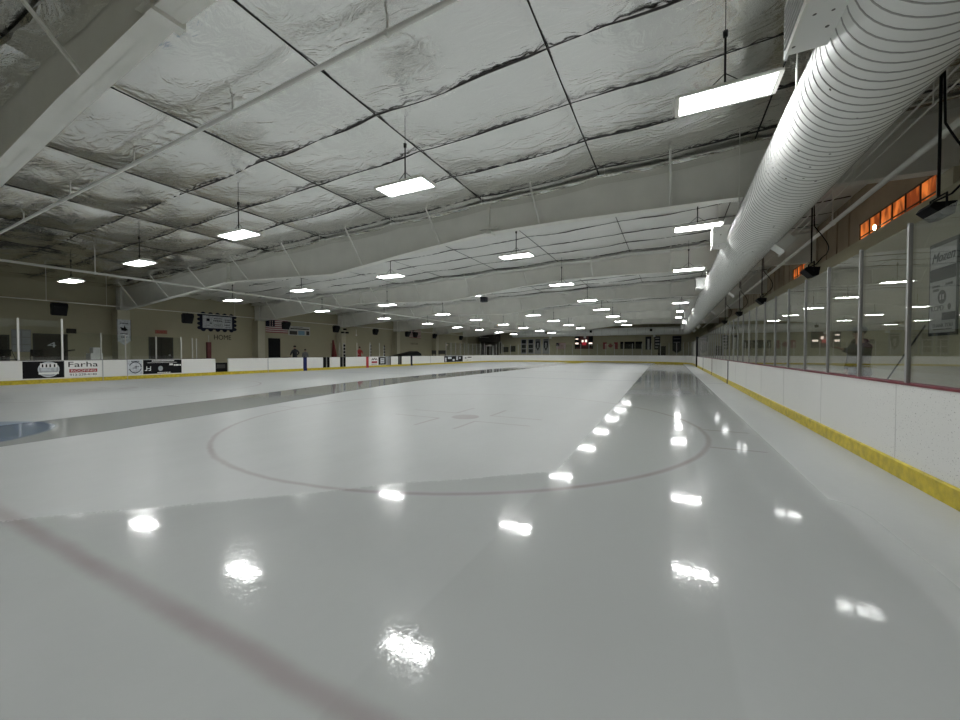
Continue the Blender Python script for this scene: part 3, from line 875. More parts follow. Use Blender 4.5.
for r, (x, z, rl) in ROWS.items():
    n = 0
    for y in LYS:
        if (r, y) in MISS or (y < 1 and r in 'DE') or (r in 'ABC' and y == 55.6): continue
        if y < 1:  # unseen lamps added above the camera to brighten the near ice
            lab = 'unseen lamp added to light the near end, in the %s' % rl
        else:
            lab = '%s lit lamp hanging in the %s' % ('nearest' if n == 0 else ORD[n], rl); n += 1
        yy = y if r != 'E' else {6.35: 6.61, 12.6: 13.16, 18.8: 19.4, 25.3: 26.0, 31.0: 32.6, 37.3: 38.7}.get(y, y + 1)
        o = lamp if first else copy_tree(lamp)
        first = False
        o.location = (x, yy, z); o['label'] = lab
        if r == 'C' and y == 18.8: o.location = (-10.9, 20.5, 4.86)
        if r == 'A' and y in (37.3, 43.5): o.rotation_euler.z = pi / 2

# ------------------------------------------------------------------ duct
DX, DZ, DR = 1.90, 4.50, .575


def duct_mesh(pts, r, pitch, seg=44, name='pipe', parent=None):
    """smooth tube with narrow raised lock seams every pitch"""
    mb = MB(); P = [Vector(p) for p in pts]
    L_ = [0]
    for a, b in zip(P, P[1:]): L_.append(L_[-1] + (b - a).length)
    ts, rr, mi = [], [], []
    s = 0
    while s < L_[-1]:
        for ds, dr in ((0, 0), (pitch - .018, 0), (pitch - .014, .005), (pitch - .004, .005)):
            ts.append(s + ds); rr.append(r + dr)
        s += pitch
    rings = []
    up = Vector((0, 0, 1)); j = 0
    for t_, q in zip(ts, rr):
        t_ = min(t_, L_[-1])
        while j < len(P) - 2 and t_ > L_[j + 1]: j += 1
        d = (P[j + 1] - P[j]).normalized(); c = P[j] + d * (t_ - L_[j])
        a = d.cross(up).normalized()
        rings.append([c + q * (math.cos(2 * pi * k / seg) * a + math.sin(2 * pi * k / seg) * up) for k in range(seg)])
    n = len(rings)
    for i in range(n - 1):
        fs = [(k, (k + 1) % seg, seg + (k + 1) % seg, seg + k) for k in range(seg)]
        mb.add(rings[i] + rings[i + 1], fs, 0 if i % 4 == 0 else 1, True)
    return mb


duct = thing('air_duct', 'big round white spiral duct running the length of the right side', 'duct', (DX, 27, DZ))
mb = duct_mesh([(DX, -3.0, DZ), (DX, 58.9, DZ)], DR, .128); mb.build('pipe', [M['duct'], M['rib']], duct)
# side outlets
for k in range(7):
    y = 4.55 + 8.1 * k
    mb = MB(); mb.box((DX - .88, y - .33, DZ - .10), (DX - .42, y + .33, DZ + .38)); mb.build('outlet', M['duct'], duct)
    mb = MB(); mb.box((DX - .90, y - .36, DZ - .13), (DX - .875, y + .36, DZ + .41)); ob = mb.build('outlet_flange', M['steel_white'], duct)
    mb = MB()
    for zz in np.arange(DZ - .06, DZ + .36, .06): mb.box((DX - .915, y - .30, zz), (DX - .90, y + .30, zz + .02))
    mb.build('louvre', M['rib'], ob)
for k in range(6):
    y = 11.6 + 8.0 * k
    R_ = Matrix.Rotation(math.radians(42), 3, 'Y'); og = (DX, y, DZ)
    mb = MB(); mb.box((DX + .45, y - .24, DZ - .17), (DX + .80, y + .24, DZ + .17), rot=R_, org=og); mb.build('outlet', M['duct'], duct)
    mb = MB(); mb.box((DX + .80, y - .27, DZ - .20), (DX + .83, y + .27, DZ + .20), rot=R_, org=og); mb.build('outlet_flange', M['white'], duct)
for y in np.arange(1.5, 58, 4.42):
    mb = MB(); mb.tube([(DX - DR * .98, y, DZ), (DX - DR * .98, y, ceil_z(DX) - .05)], .01, 6); mb.tube([(DX + DR * .98, y, DZ), (DX + DR * .98, y, ceil_z(DX) - .05)], .01, 6); mb.build('hanger', M['pipe'], duct)
duct2 = thing('air_duct', 'white round duct running across above the far end wall', 'duct', (-10, 60.4, 4.6))
arc = [(DX, 58.92, DZ), (DX - .12, 59.5, DZ), (DX - .5, 60.1, DZ + .03), (DX - 1.1, 60.35, DZ + .06), (DX - 2.0, 60.4, DZ + .08), (-24, 60.4, DZ + .08)]
mb = duct_mesh(arc, .56, 1.22, 32); mb.build('pipe', [M['duct'], M['rib']], duct2)
mb = MB(); mb.tube([(-24, 60.4, DZ + .08), (-24.02, 60.4, DZ + .08)], .56, 24); mb.build('end_cap', M['duct'], duct2)
for x in (-2.2, -12.0, -17.5):
    mb = MB(); mb.box((x - .14, 60.05, DZ - .78), (x + .14, 60.5, DZ - .44)); mb.build('outlet', M['white'], duct2)
for x in np.arange(-23, 1, 4):
    mb = MB(); mb.tube([(x, 60.4, DZ + .6), (x, 60.4, ceil_z(x) - .1)], .015, 6); mb.build('hanger', M['pipe'], duct2)

# ------------------------------------------------------------------ pipes
def pipe(lab, pts, r, hang=(), m_='pipe'):
    c = pts[len(pts) // 2]
    t = thing('sprinkler_pipe' if r > .02 else 'conduit', lab, 'pipe', c, 'overhead pipes')
    mb = MB(); mb.tube(pts, r, 10); mb.build('tube', M[m_], t)
    for h in hang:
        mb = MB(); mb.tube([h, (h[0], h[1], ceil_z(h[0]) - .06)], .016 if r > .03 else .008, 6); mb.tube([(h[0], h[1] - .03, h[2]), (h[0], h[1] + .03, h[2])], r * 1.3, 10); mb.build('hanger', M[m_], t)
    return t


zc = lambda x: ceil_z(x) - .37
pipe('white pipe crossing under the foil ceiling from upper middle down to the left', [(4.9, 4.27, zc(4.9)), (-8, 4.27, zc(-8)), (-20.9, 4.27, zc(-20.9)), (-21.0, 4.27, zc(-21) - .12), (-21, 4.27, 4.70)], .038,
     [(x, 4.27, zc(x)) for x in (-17.9, -14.4, -10.9, -7.2, -3.6, -.1)])
pipe('long white pipe running the length of the hall over the left boards', [(-21, 4.36, 4.65), (-21, 20, 4.65), (-21, 58, 4.65)], .045, [(-21, y, 4.65) for y in (6.9, 15.8, 19.4, 24.6, 28.4, 33.4, 37.2, 42.3, 51)])
pipe('white pipe running below and right of the big duct', [(3.6, 1.5, 4.66), (3.6, 20, 4.66), (3.6, 57, 4.66)], .05, [(3.6, y, 4.66) for y in (8.2, 12.6, 17, 21.5, 30, 39)])
pipe('upper of two thin rods along the right side of the duct', [(3.08, 1.5, 4.87), (3.08, 57, 4.87)], .013, [(3.08, y, 4.87) for y in (7, 12, 20, 28)])
pipe('lower of two thin rods along the right side of the duct', [(3.22, 1.5, 4.84), (3.22, 57, 4.84)], .013, [(3.22, y, 4.84) for y in (7.6, 14, 22)])
for k, y in enumerate((7.75 + 2.6, 19.3, 28.1)):
    y = FY[k + 1] - .75
    pipe('thin dark pipe under the foil just before the %s roof beam' % ORD[k + 1], [(4.9, y, ceil_z(4.9) - .28), (-8, y, ceil_z(-8) - .28), (-24, y, ceil_z(-24) - .28)], .016, [(x, y, ceil_z(x) - .28) for x in (-1.6, -5.2, -8.7, -12.2)], 'steel')
t = pipe('thin conduit along the left wall linking the black loudspeakers', [(-27, 2, 3.93), (-27, 20, 3.93), (-27, 57, 3.93)], .018, [(-27, y, 3.93) for y in (7.1, 9.3, 16, 26, 38, 45)], 'steel')


# ------------------------------------------------------------------ loudspeakers
def speaker(lab, x, y, z, face, s=1.0, pole=True, coil=False, grp='hanging loudspeakers', hs=1.0, ws=1.0):
    """black wedge cabinet in a yoke, hung from the roof"""
    t = thing('loudspeaker', lab, 'loudspeaker', (x, y, z), grp)
    f = face
    prof_ = [(-.13, .12), (.15, .14), (.19, .06), (.02, -.16), (-.10, -.13)]
    mb = MB(); mb.prism([(x + f * a * s, y - .21 * s * ws, z + b * s * hs) for a, b in prof_], (0, 0, 0), (0, .42 * s * ws, 0)); mb.build('cabinet', M['black'], t)
    mb = MB(); mb.add([(x + f * s * a, y + b * s * ws, z + c * s * hs) for a, b, c in ((.192, -.18, .05), (.192, .18, .05), (.045, .18, -.14), (.045, -.18, -.14))], [(0, 1, 2, 3)]); mb.build('grille', M['black'], t)
    mb = MB(); mb.tube([(x, y - .22 * s * ws, z), (x, y - .22 * s * ws, z + .24 * s), (x, y + .22 * s * ws, z + .24 * s), (x, y + .22 * s * ws, z)], .016 * s, 6); mb.build('bracket', M['black'], t)
    top = ceil_z(x) - .16 if pole is True else pole
    mb = MB(); mb.tube([(x, y, z + .24 * s), (x, y, top)], .014, 6); mb.build('pole', M['black'], t)
    if coil:
        pts = [(x + .0, y + .02, top - .3)]
        for i in range(14):
            a = i / 13; pts.append((x + .05 + .26 * math.sin(a * pi) * (1 if a < .8 else .8), y + .02 + .15 * math.sin(a * 5), z + 1.0 - .85 * a))
        pts.append((x, y + .1, z + .14))
        mb = MB(); mb.tube(pts, .011, 6); mb.tube([(x + .12 * math.cos(a), y, top - .55 + .12 * math.sin(a)) for a in np.linspace(0, 2 * pi, 16)], .012, 6); mb.build('cable', M['black'], t)
    return t


for k, (y, z) in enumerate(((6.28, 3.02), (10.72, 3.16), (15.8, 3.15), (20.5, 3.15), (25.6, 3.15))):
    speaker('%s black loudspeaker hanging above the right-hand glass' % ('nearest' if k == 0 else ORD[k]), 2.72, y, z, -1, .85 if k else .68, True, True, hs=.8)
for k, (y, lab) in enumerate(((7.52, 'black loudspeaker hanging above the door marked 4'), (13.1, 'black loudspeaker left of the scalloped wall sign'), (19.9, 'black loudspeaker overlapping the left wall flag'),
                              (24.9, 'black loudspeaker right of the white wall banner'), (30.0, 'black loudspeaker over the red stripe, right of the twin cameras'), (35.3, 'black loudspeaker left of the far wall flag, free of it'),
                              (36.8, 'black loudspeaker touching the far wall flag'), (40.9, 'black loudspeaker past the far wall flag'), (47.7, 'black loudspeaker nearest the far left corner'))):
    speaker(lab, -27.0, y, 3.56, 1, 1.25, 3.911, hs=1.6, ws=1.0)
for k, (x, lab) in enumerate(((-2.6, 'small black loudspeaker on the far duct above the twin banners'), (-11.0, 'small black loudspeaker on the far duct above the scoreboard'), (-18.0, 'small black loudspeaker on the far duct above the grey banners'), (-23.3, 'small black loudspeaker near the left end of the far duct'))):
    t = thing('loudspeaker', lab, 'loudspeaker', (x, 59.7, 4.5), 'loudspeakers on the far duct')
    mb = MB(); mb.bbox((x - .16, 59.55, 4.5), (x + .16, 59.82, 4.84), .02); mb.build('cabinet', M['black'], t)
    mb = MB(); mb.tube([(x, 59.7, 4.84), (x, 59.7, ceil_z(x) - .1)], .014, 6); mb.build('pole', M['black'], t)

t = thing('hanging_box', 'small dark grey box hanging from the roof beyond the third beam, mid hall', 'box', (-10.75, 22.0, 4.65))
mb = MB(); mb.bbox((-10.95, 21.85, 4.66), (-10.55, 22.15, 4.98), .015); mb.build('case', M['banner_dark'], t)
mb = MB(); mb.tube([(-10.75, 22, 4.98), (-10.75, 22, ceil_z(-10.75) - .1)], .015, 6); mb.build('pole', M['black'], t)

# ------------------------------------------------------------------ left wall: doors, signs, flags
xw = WLX + .012


def wall_door(n, y0, y1, h, double=False):
    mb = MB(); mb.box((WLX + .002, y0, .2), (WLX + .05, y1, h)); o = struct(mb, 'door_%d' % n, M['door'])
    mb = MB(); mb.box((WLX, y0 - .07, .2), (WLX + .07, y0, h + .07)); mb.box((WLX, y1, .2), (WLX + .07, y1 + .07, h + .07)); mb.box((WLX, y0, h), (WLX + .07, y1, h + .07)); mb.build('door_frame', M['dark'], o)
    if double:
        mb = MB(); mb.box((WLX + .05, (y0 + y1) / 2 - .02, .2), (WLX + .06, (y0 + y1) / 2 + .02, h)); mb.build('mullion', M['black'], o)
    mb = MB(); mb.box((WLX + .05, y1 - .2, 1.2), (WLX + .09, y1 - .1, 1.3)); mb.build('handle', M['alu'], o)
    return o


d4 = wall_door(1, 7.68, 8.87, 2.40)
text('4', 'number', M['silver'], d4, (WLX + .053, 8.32, 1.84), .42, 'L', w=.34)
wall_door(2, 5.2, 6.72, 2.28)
d3 = wall_door(3, 12.82, 14.05, 2.40, True)
mb = MB(); mb.box((WLX + .002, 21.15, .2), (WLX + .05, 22.25, 2.68)); struct(mb, 'door_4', M['black'], 'open doorway below the wall flag, its darkness drawn as a black panel')  # black panel stands for the unlit opening
t = thing('exit_sign', 'small glowing red exit sign over the double door', 'sign', (WLX, 13.45, 2.72))
mb = MB(); mb.bbox((WLX + .005, 13.10, 2.70), (WLX + .06, 13.78, 2.95), .012); mb.build('box', M['exit'], t)
text('EXIT', 'lettering', M['red'], t, (WLX + .062, 13.44, 2.825), .2, 'L', w=.5)
t = thing('notice_board', 'pale notice board with printed sheets left of the door marked 4', 'notice board', (WLX, 7.2, 1.4))
mb = MB(); mb.box((WLX + .003, 6.86, 1.45), (WLX + .03, 7.56, 2.66)); mb.build('board', M['banner_grey'], t)
for i in range(2):
    for j in range(3):
        mb = MB(); y0 = 6.9 + .34 * i; z0 = 1.5 + .38 * j; mb.box((WLX + .03, y0, z0), (WLX + .034, y0 + .29, z0 + .33)); mb.build('sheet', M['grey'], t)
mb = MB(); mb.bbox((WLX + .003, 8.0 + .9, 2.53), (WLX + .10, 9.3, 2.80), .01)
single(mb, 'wall_box', M['door'], 'small dark box on the left wall right of the door marked 4', 'wall box')
# shield banner on the near left pilaster
xp = WLX + .76
t = thing('shield_banner', 'pale shield-shaped banner with a dark bird crest on the beige pilaster', 'banner', (xp, FY[1], 2.0))
yb = FY[1]
mb = MB(); mb.prism([(xp, yb - 0.34, 3.46), (xp, yb + 0.34, 3.46), (xp, yb + 0.34, 2.16), (xp, yb, 1.88), (xp, yb - 0.34, 2.16)], (0, 0, 0), (.008, 0, 0)); mb.build('cloth', M['silver'], t)
mb = MB(); mb.add([(xp + .01, yb + a, b) for a, b in ((-.19, 3.0), (-.02, 2.95), (.03, 3.12), (.08, 2.95), (.2, 2.82), (.05, 2.75), (-.12, 2.78))], [(0, 1, 2, 3, 4, 5, 6)]); mb.build('crest', M['black'], t)
mb = MB(); scribble(mb, xp + .009, yb - .2, yb + .2, 3.2, .05); scribble(mb, xp + .009, yb - .18, yb + .18, 2.55, .06); scribble(mb, xp + .009, yb - .15, yb + .15, 2.35, .06); mb.build('lettering', M['navy'], t)
mb = MB()
for s_ in (-1, 1): mb.box((xp + .008, yb + s_ * .33 - .012, 2.16), (xp + .011, yb + s_ * .33 + .012, 3.46))
mb.build('border', M['dark'], t)
# scalloped sign
t = thing('wall_sign', 'pale wall sign with black scalloped border above the HOME letters', 'sign', (xw, 17.1, 2.9))
y0, y1, z0, z1 = 15.72, 18.42, 3.06, 4.40
ym, zm = (y0 + y1) / 2, (z0 + z1) / 2
mb = MB(); mb.box((xw - .010, y0 + .12, z0 + .10), (xw + .014, y1 - .12, z1 - .10))
for k in range(5):
    for zz in (z0 + .10, z1 - .10): disc(mb, (xw + .0145, y0 + .34 + (y1 - y0 - .68) * k / 4, zz), .17, .15, 'L')
for k in range(4):
    for yy in (y0 + .14, y1 - .14): disc(mb, (xw + .0145, yy, z0 + .2 + (z1 - z0 - .4) * k / 3), .21, .13, 'L')
mb.build('border', M['navy'], t)
mb = MB(); mb.box((xw + .014, y0 + .30, z0 + .21), (xw + .022, y1 - .30, z1 - .21))
mb.build('panel', M['silver'], t)
xs_ = xw + .023
mb = MB(); mb.box((xs_, 16.28, 3.78), (xs_ + .002, 16.5, 3.98)); scribble(mb, xs_, 16.8, 17.4, 3.98, .05); scribble(mb, xs_, 16.75, 17.4, 3.8, .08); scribble(mb, xs_, 17.6, 18.05, 3.92, .05); scribble(mb, xs_, 17.6, 18.0, 3.76, .07)
scribble(mb, xs_, 17.55, 17.95, 3.52, .07); scribble(mb, xs_, 17.6, 18.05, 3.36, .04); scribble(mb, xs_, 16.5, 16.65, 3.6, .08); scribble(mb, xs_, 16.3, 16.5, 3.45, .04)
mb.box((xs_, 16.85, 3.38), (xs_ + .002, 17.4, 3.395)); mb.box((xs_, 16.85, 3.56), (xs_ + .002, 17.4, 3.575)); mb.box((xs_, 16.85, 3.38), (xs_ + .002, 16.865, 3.575)); mb.box((xs_, 17.385, 3.38), (xs_ + .002, 17.4, 3.575)); scribble(mb, xs_, 16.95, 17.3, 3.46, .04)
mb.build('lettering', M['navy'], t)
mb = MB(); mb.box((xw - .008, 16.85, 2.4), (xw - .006, 17.9, 2.7))
t = thing('wall_lettering', 'dark letters HOME painted on the left wall below the scalloped sign', 'lettering', (xw, 17.4, 2.4))
text('HOME', 'lettering', M['black'], t, (xw - .008, 17.42, 2.58), .52, 'L', w=1.25)
t = thing('wall_lettering', 'small dark letters VISITOR on the far left wall below the far flag', 'lettering', (xw, 42, 2.4))
text('VISITOR', 'lettering', M['dark'], t, (xw - .008, 42.0, 2.62), .34, 'L', w=1.7)


def flag_us(lab, p0, uvec, L_, H_, faded=False):
    """stars and stripes hung flat: p0 = top left corner, uvec = unit vector to the right"""
    u_ = Vector(uvec); nrm = Vector((u_.y, -u_.x, 0)); p0 = Vector(p0)
    t = thing('wall_flag', lab, 'flag', p0 - Vector((0, 0, H_)), 'flags on the walls')

    def quad(mbx, a, b, c, d, off, mi=0):
        n_ = 8
        for i in range(n_):
            q0, q1 = a + (b - a) * i / n_, a + (b - a) * (i + 1) / n_
            g = lambda q: nrm * (off + .02 * (1 + math.sin(q * 9)))
            mbx.add([p0 + u_ * q0 + g(q0) - Vector((0, 0, d)), p0 + u_ * q1 + g(q1) - Vector((0, 0, d)), p0 + u_ * q1 + g(q1) - Vector((0, 0, c)), p0 + u_ * q0 + g(q0) - Vector((0, 0, c))], [(0, 1, 2, 3)], mi)
    mb = MB()
    for k in range(13): quad(mb, 0, L_, H_ * k / 13, H_ * (k + 1) / 13, .01, k % 2)
    mb.build('stripes', [M['tan_flag'], M['flag_white']], t)
    mb = MB(); quad(mb, 0, L_ * .4, 0, H_ * 7 / 13, .014); cn = mb.build('canton', M['navy'], t)
    mb = MB()
    for r_ in range(5):
        for c_ in range(6):
            q = L_ * .4 * (c_ + .5) / 6; d = H_ * 7 / 13 * (r_ + .5) / 5
            cc = p0 + u_ * q + nrm * (.018 + .02 * (1 + math.sin(q * 9))) - Vector((0, 0, d)); s_ = H_ * .009
            mb.add([cc + u_ * s_ * math.cos(a) + Vector((0, 0, s_ * math.sin(a))) for a in np.arange(5) * 2 * pi / 5], [(0, 1, 2, 3, 4)])
    mb.build('stars', M['flag_white'], cn)
    return t


flag_us('stars and stripes flag on the left wall above the black doorway', (xw, 20.9, 4.28), (0, 1, 0), 2.1, 1.12)
flag_us('stars and stripes flag on the left wall near the far end', (xw, 40.9, 4.62), (0, 1, 0), 2.6, 1.2)
t = thing('wall_banner', 'white banner with black headline and small pictures beside the left wall flag', 'banner', (xw, 24.2, 3.0))
mb = MB(); mb.box((xw - .008, 23.1, 3.02), (xw, 25.4, 3.86)); mb.build('cloth', M['banner_pale'], t)
mb = MB(); scribble(mb, xw, 23.3, 25.3, 3.58, .10, gap=.15); scribble(mb, xw, 23.6, 24.6, 3.76, .04); mb.build('lettering', M['black'], t)
mb = MB(); mb.box((xw, 23.2, 3.08), (xw + .003, 24.0, 3.42)); mb.box((xw, 24.98, 3.08), (xw + .003, 25.32, 3.46)); mb.build('picture', M['dark'], t)
mb = MB(); mb.box((xw, 24.1, 3.08), (xw + .003, 24.8, 3.46)); mb.build('picture', M['skyblue'], t, 'pale blue picture')

# twin cameras on the pillar
yb = FY[3] if False else FY[3]
t = thing('security_camera', 'cluster of three small black cameras on the fourth left pilaster', 'camera', (WLX + .76, FY[3], 3.3))
for a, z in ((-.30, 3.42), (.0, 3.75), (.30, 3.42)):
    mb = MB(); mb.bbox((WLX + .78, FY[3] + a - .12, z), (WLX + 1.05, FY[3] + a + .12, z + .17), .03); mb.tube([(WLX + .74, FY[3] + a * .5, z + .08), (WLX + .85, FY[3] + a, z + .08)], .03, 6); mb.build('camera_head', M['black'], t)
mb = MB(); mb.tube([(WLX + .9, FY[3] + 1.6, 3.35), (WLX + .9, FY[3] + 1.6, 3.9)], .02, 6); mb.sphere((WLX + .9, FY[3] + 1.6, 3.3), .09)
single(mb, 'pendant_bulb', M['white'], 'small pale pendant hanging right of the camera cluster pilaster', 'lamp')

# ------------------------------------------------------------------ bench area things on the left
t = thing('folding_chair', 'x', 'chair', (0, 0, 0), 'black folding chairs behind the left glass')
mb = MB(); mb.bbox((-.20, -.21, .44), (.20, .21, .48), .012); mb.build('seat', M['black'], t, local=True)
mb = MB(); mb.bbox((-.25, -.2, .62), (-.21, .2, .95), .012); mb.build('backrest', M['black'], t, local=True)
for s_ in (-1, 1):
    mb = MB(); mb.tube([(.28, s_ * .21, 0), (-.23, s_ * .21, .95)], .014, 6); mb.build('leg', M['black'], t, local=True)
    mb = MB(); mb.tube([(-.28, s_ * .19, 0), (.16, s_ * .19, .46)], .014, 6); mb.build('leg', M['black'], t, local=True)
t.location = (-28.6, 6.25, .622); t.rotation_euler.z = .3; t['label'] = 'black folding chair behind the left glass, nearer the left edge'
t2 = copy_tree(t); t2.location = (-28.6, 7.15, .622); t2.rotation_euler.z = -.3; t2['label'] = 'black folding chair behind the left glass beside the door marked 4'
mb = MB(); mb.box((-29.2, 5.8, .2), (-28.0, 7.6, .605)); single(mb, 'bench_platform', M['dark'], 'low dark platform under the black folding chairs', 'platform')
mb = MB(); mb.bbox((-28.8, 9.02, .2), (-28.2, 9.52, 1.38), .02)
single(mb, 'carton', M['carton'], 'white carton at the bottom of the stack behind the left glass', 'box', 'white cartons')
mb = MB(); mb.bbox((-28.75, 9.15, 1.38), (-28.3, 9.52, 1.70), .02)
single(mb, 'carton', M['carton'], 'smaller white carton on top of the stack behind the left glass', 'box', 'white cartons')
t = thing('hockey_bag_trolley', 'dark bent handle of a trolley left of the white cartons', 'trolley', (-28.5, 8.3, .2))
mb = MB(); mb.tube([(-28.5, 8.1, .3), (-28.5, 8.1, 1.42), (-28.5, 8.22, 1.52), (-28.5, 8.5, 1.56)], .035, 8); mb.build('handle', M['black'], t)
mb = MB(); mb.bbox((-28.8, 7.9, .2), (-28.2, 8.6, .5), .04); mb.build('body', M['dark'], t)
t = thing('padded_post', 'dark red padded post standing in front of the left wall below the scalloped sign', 'post', (-28.5, 15.1, .2))
mb = MB(); mb.bbox((-28.6, 14.97, .2), (-28.4, 15.23, 2.15), .03); mb.build('pad', mat('dark_red_pad', (.085, .008, .008), .6), t)
mb = MB(); mb.tube([(-28.5, 15.1, 2.15), (-28.5, 15.1, 2.62)], .022, 8); mb.build('rod', M['alu_pale'], t)
t = thing('red_cone', 'tall red cone standing against the wall left of the camera cluster', 'cone', (-28.7, 26.3, .2))
mb = MB(); mb.tube([(-28.7, 26.3, .26), (-28.7, 26.1, 2.62)], [.34, .07], 14); mb.build('cone_body', mat('faded_red_cone', (.12, .012, .011), .7), t)
mb = MB(); mb.box((-29.1, 25.9, .2), (-28.3, 26.7, .26)); mb.build('cone_base', M['black'], t)
mb = MB(); mb.tube([(-28.4, 25.6, .2), (-28.4, 25.6, 2.3)], .02, 6); single(mb, 'rail_post', M['dark'], 'thin dark upright post beside the two spectators', 'post')
for y, z1 in ((27.3, 2.35), (30.9, 2.3), (33.1, 2.2)):
    lab = {27.3: 'white upright with black squares left of the person in red', 30.9: 'white upright with black squares right of the person in red', 33.1: 'white upright with black squares farthest along the left bench'}[y]
    t = thing('stick_rack', lab, 'rack', (-28.5, y, .2), 'uprights with black squares')
    mb = MB(); mb.box((-28.56, y - .12, .2), (-28.5, y + .12, z1)); mb.build('board', M['banner_pale'], t)
    for z in np.arange(1.05, z1 - .15, .32):
        mb = MB(); mb.box((-28.5, y - .11, z), (-28.49, y + .11, z + .22)); mb.build('square', M['black'], t)
mb = MB(); mb.prism([(-28.0, 34.5, 1.0), (-28.0, 39.5, 1.0), (-28.0, 39.4, 1.30), (-28.0, 38.6, 1.62), (-28.0, 37.8, 1.50), (-28.0, 36, 1.22)], (0, 0, 0), (-1.2, 0, 0))
single(mb, 'tarp_heap', M['black'], 'long black tarp heap rising behind the left boards past the blue stripe', 'tarp')
mb = MB(); mb.box((-29.2, 34.3, .2), (-28.0, 39.6, 1.0)); single(mb, 'bench_table', M['dark'], 'dark table under the long black tarp', 'table')
for j, (y, w_) in enumerate(((42.6, .5), (44.6, .9))):
    t = thing('player_bench', ['low dark bench with backrest behind the far black panel', 'longer dark bench beside the far black panel'][j], 'bench', (-28, y, .2), 'benches at the far left')
    mb = MB(); mb.bbox((-28.2, y - w_, .65), (-27.8, y + w_, .7), .01); mb.build('seat', M['dark'], t)
    mb = MB(); mb.bbox((-28.25, y - w_, 1.25), (-28.2, y + w_, 1.75), .01); mb.build('backrest', M['dark'], t)
    for s_ in (-1, 1):
        mb = MB(); mb.box((-28.24, y + s_ * (w_ - .1) - .03, .2), (-28.18, y + s_ * (w_ - .1) + .03, 1.3)); mb.build('leg', M['dark'], t)

# ------------------------------------------------------------------ far wall things
yf = YW - .01


def fbox(x0, x1, z0, z1, d=.02, off=0.):
    mb = MB(); mb.box((x0, yf - off - d, z0), (x1, yf - off, z1)); return mb


t = thing('scoreboard', 'black and dark red scoreboard with lit white digits on the far wall', 'scoreboard', (-12.5, yf, 2.05))
fbox(-13.9, -11.08, 2.05, 4.13, .18).build('case', M['black'], t)
fbox(-13.15, -11.75, 2.3, 4.10, .012, .18).build('panel', M['score_red'], t)
fbox(-12.75, -12.1, 2.62, 3.1, .012, .19).build('display', M['digit_red'], t)
fbox(-13.75, -11.2, 2.08, 2.28, .012, .18).build('panel', M['score_red'], t)
for nm, (x0, x1, z0, z1) in (('digit', (-12.80, -12.52, 3.12, 3.46)), ('digit', (-12.27, -11.98, 3.12, 3.5)), ('digit', (-13.80, -13.32, 2.80, 3.05)), ('digit', (-11.70, -11.15, 2.82, 3.05)), ('digit', (-13.78, -13.36, 3.55, 3.72))):
    mb = fbox(x0, x1, z0, z1, .012, .20)
    mb.build(nm, M['digit'], t)
for j, (x, lab) in enumerate(((-23.15, 'leftmost of four grey banners on the far wall, with black blocks'), (-21.9, 'second of four grey banners on the far wall, with black blocks'), (-20.65, 'third of four grey banners on the far wall, with a dark shield'), (-19.25, 'rightmost of four grey banners on the far wall, with a dark shield'))):
    t = thing('wall_banner', lab, 'banner', (x + .42, yf, 1.3), 'grey banners on the far wall')
    fbox(x - .06, x + 1.04, 1.25, 3.78, .01).build('cloth', M['banner_grey'], t)
    if j < 2:
        for z0, z1 in ((1.45, 2.05), (2.2, 2.85), (3.0, 3.65)): fbox(x + .1, x + .88, z0, z1, .004, .011).build('block', M['banner_dark'], t)
    else:
        mb = MB(); mb.prism([(x + .12, yf - .013, 3.4), (x + .86, yf - .013, 3.4), (x + .86, yf - .013, 2.4), (x + .49, yf - .013, 1.75), (x + .12, yf - .013, 2.4)], (0, 0, 0), (0, -.003, 0)); mb.build('shield', M['banner_dark'], t)
        mb = MB(); mb.prism([(x + .34, yf - .018, 3.1), (x + .64, yf - .018, 3.1), (x + .58, yf - .018, 2.2), (x + .40, yf - .018, 2.2)], (0, 0, 0), (0, -.003, 0)); mb.build('figure', M['banner_grey'], t)
        fbox(x + .1, x + .88, 3.5, 3.66, .004, .011).build('block', M['banner_dark'], t)
flag_us('faded stars and stripes flag on the far wall left of the scoreboard', (-17.0, yf, 3.05), (1, 0, 0), 1.6, 1.0)
t = thing('wall_flag', 'red and white maple leaf flag on the far wall right of the scoreboard', 'flag', (-8.4, yf, 1.95), 'flags on the walls')
fbox(-9.55, -7.35, 2.0, 3.05, .01).build('cloth', M['wall'], t)
for x0, x1 in ((-9.55, -9.0), (-7.9, -7.35)): fbox(x0, x1, 2.0, 3.05, .004, .011).build('bar', M['tan_flag'], t)
mb = MB()
leaf = [(0, .42), (.09, .26), (.22, .30), (.17, .08), (.36, .12), (.32, .02), (.40, -.04), (.16, -.22), (.2, -.3), (.02, -.27), (.02, -.42)]
leaf = leaf + [(-a, b) for a, b in reversed(leaf[1:])]
mb.prism([(-8.45 + a, yf - .012, 2.53 + b) for a, b in leaf], (0, 0, 0), (0, -.003, 0)); mb.build('maple_leaf', M['tan_flag'], t)
t = thing('score_panel', 'long black panel in three sections on the far wall', 'panel', (-6, yf, 2.0))
for x0, x1 in ((-7.0, -6.55), (-6.4, -4.95), (-4.85, -3.9)): fbox(x0, x1, 2.02, 3.12, .05).build('section', M['black'], t)
fbox(-5.8, -5.55, 2.45, 2.65, .004, .051).build('emblem', M['dark'], t)
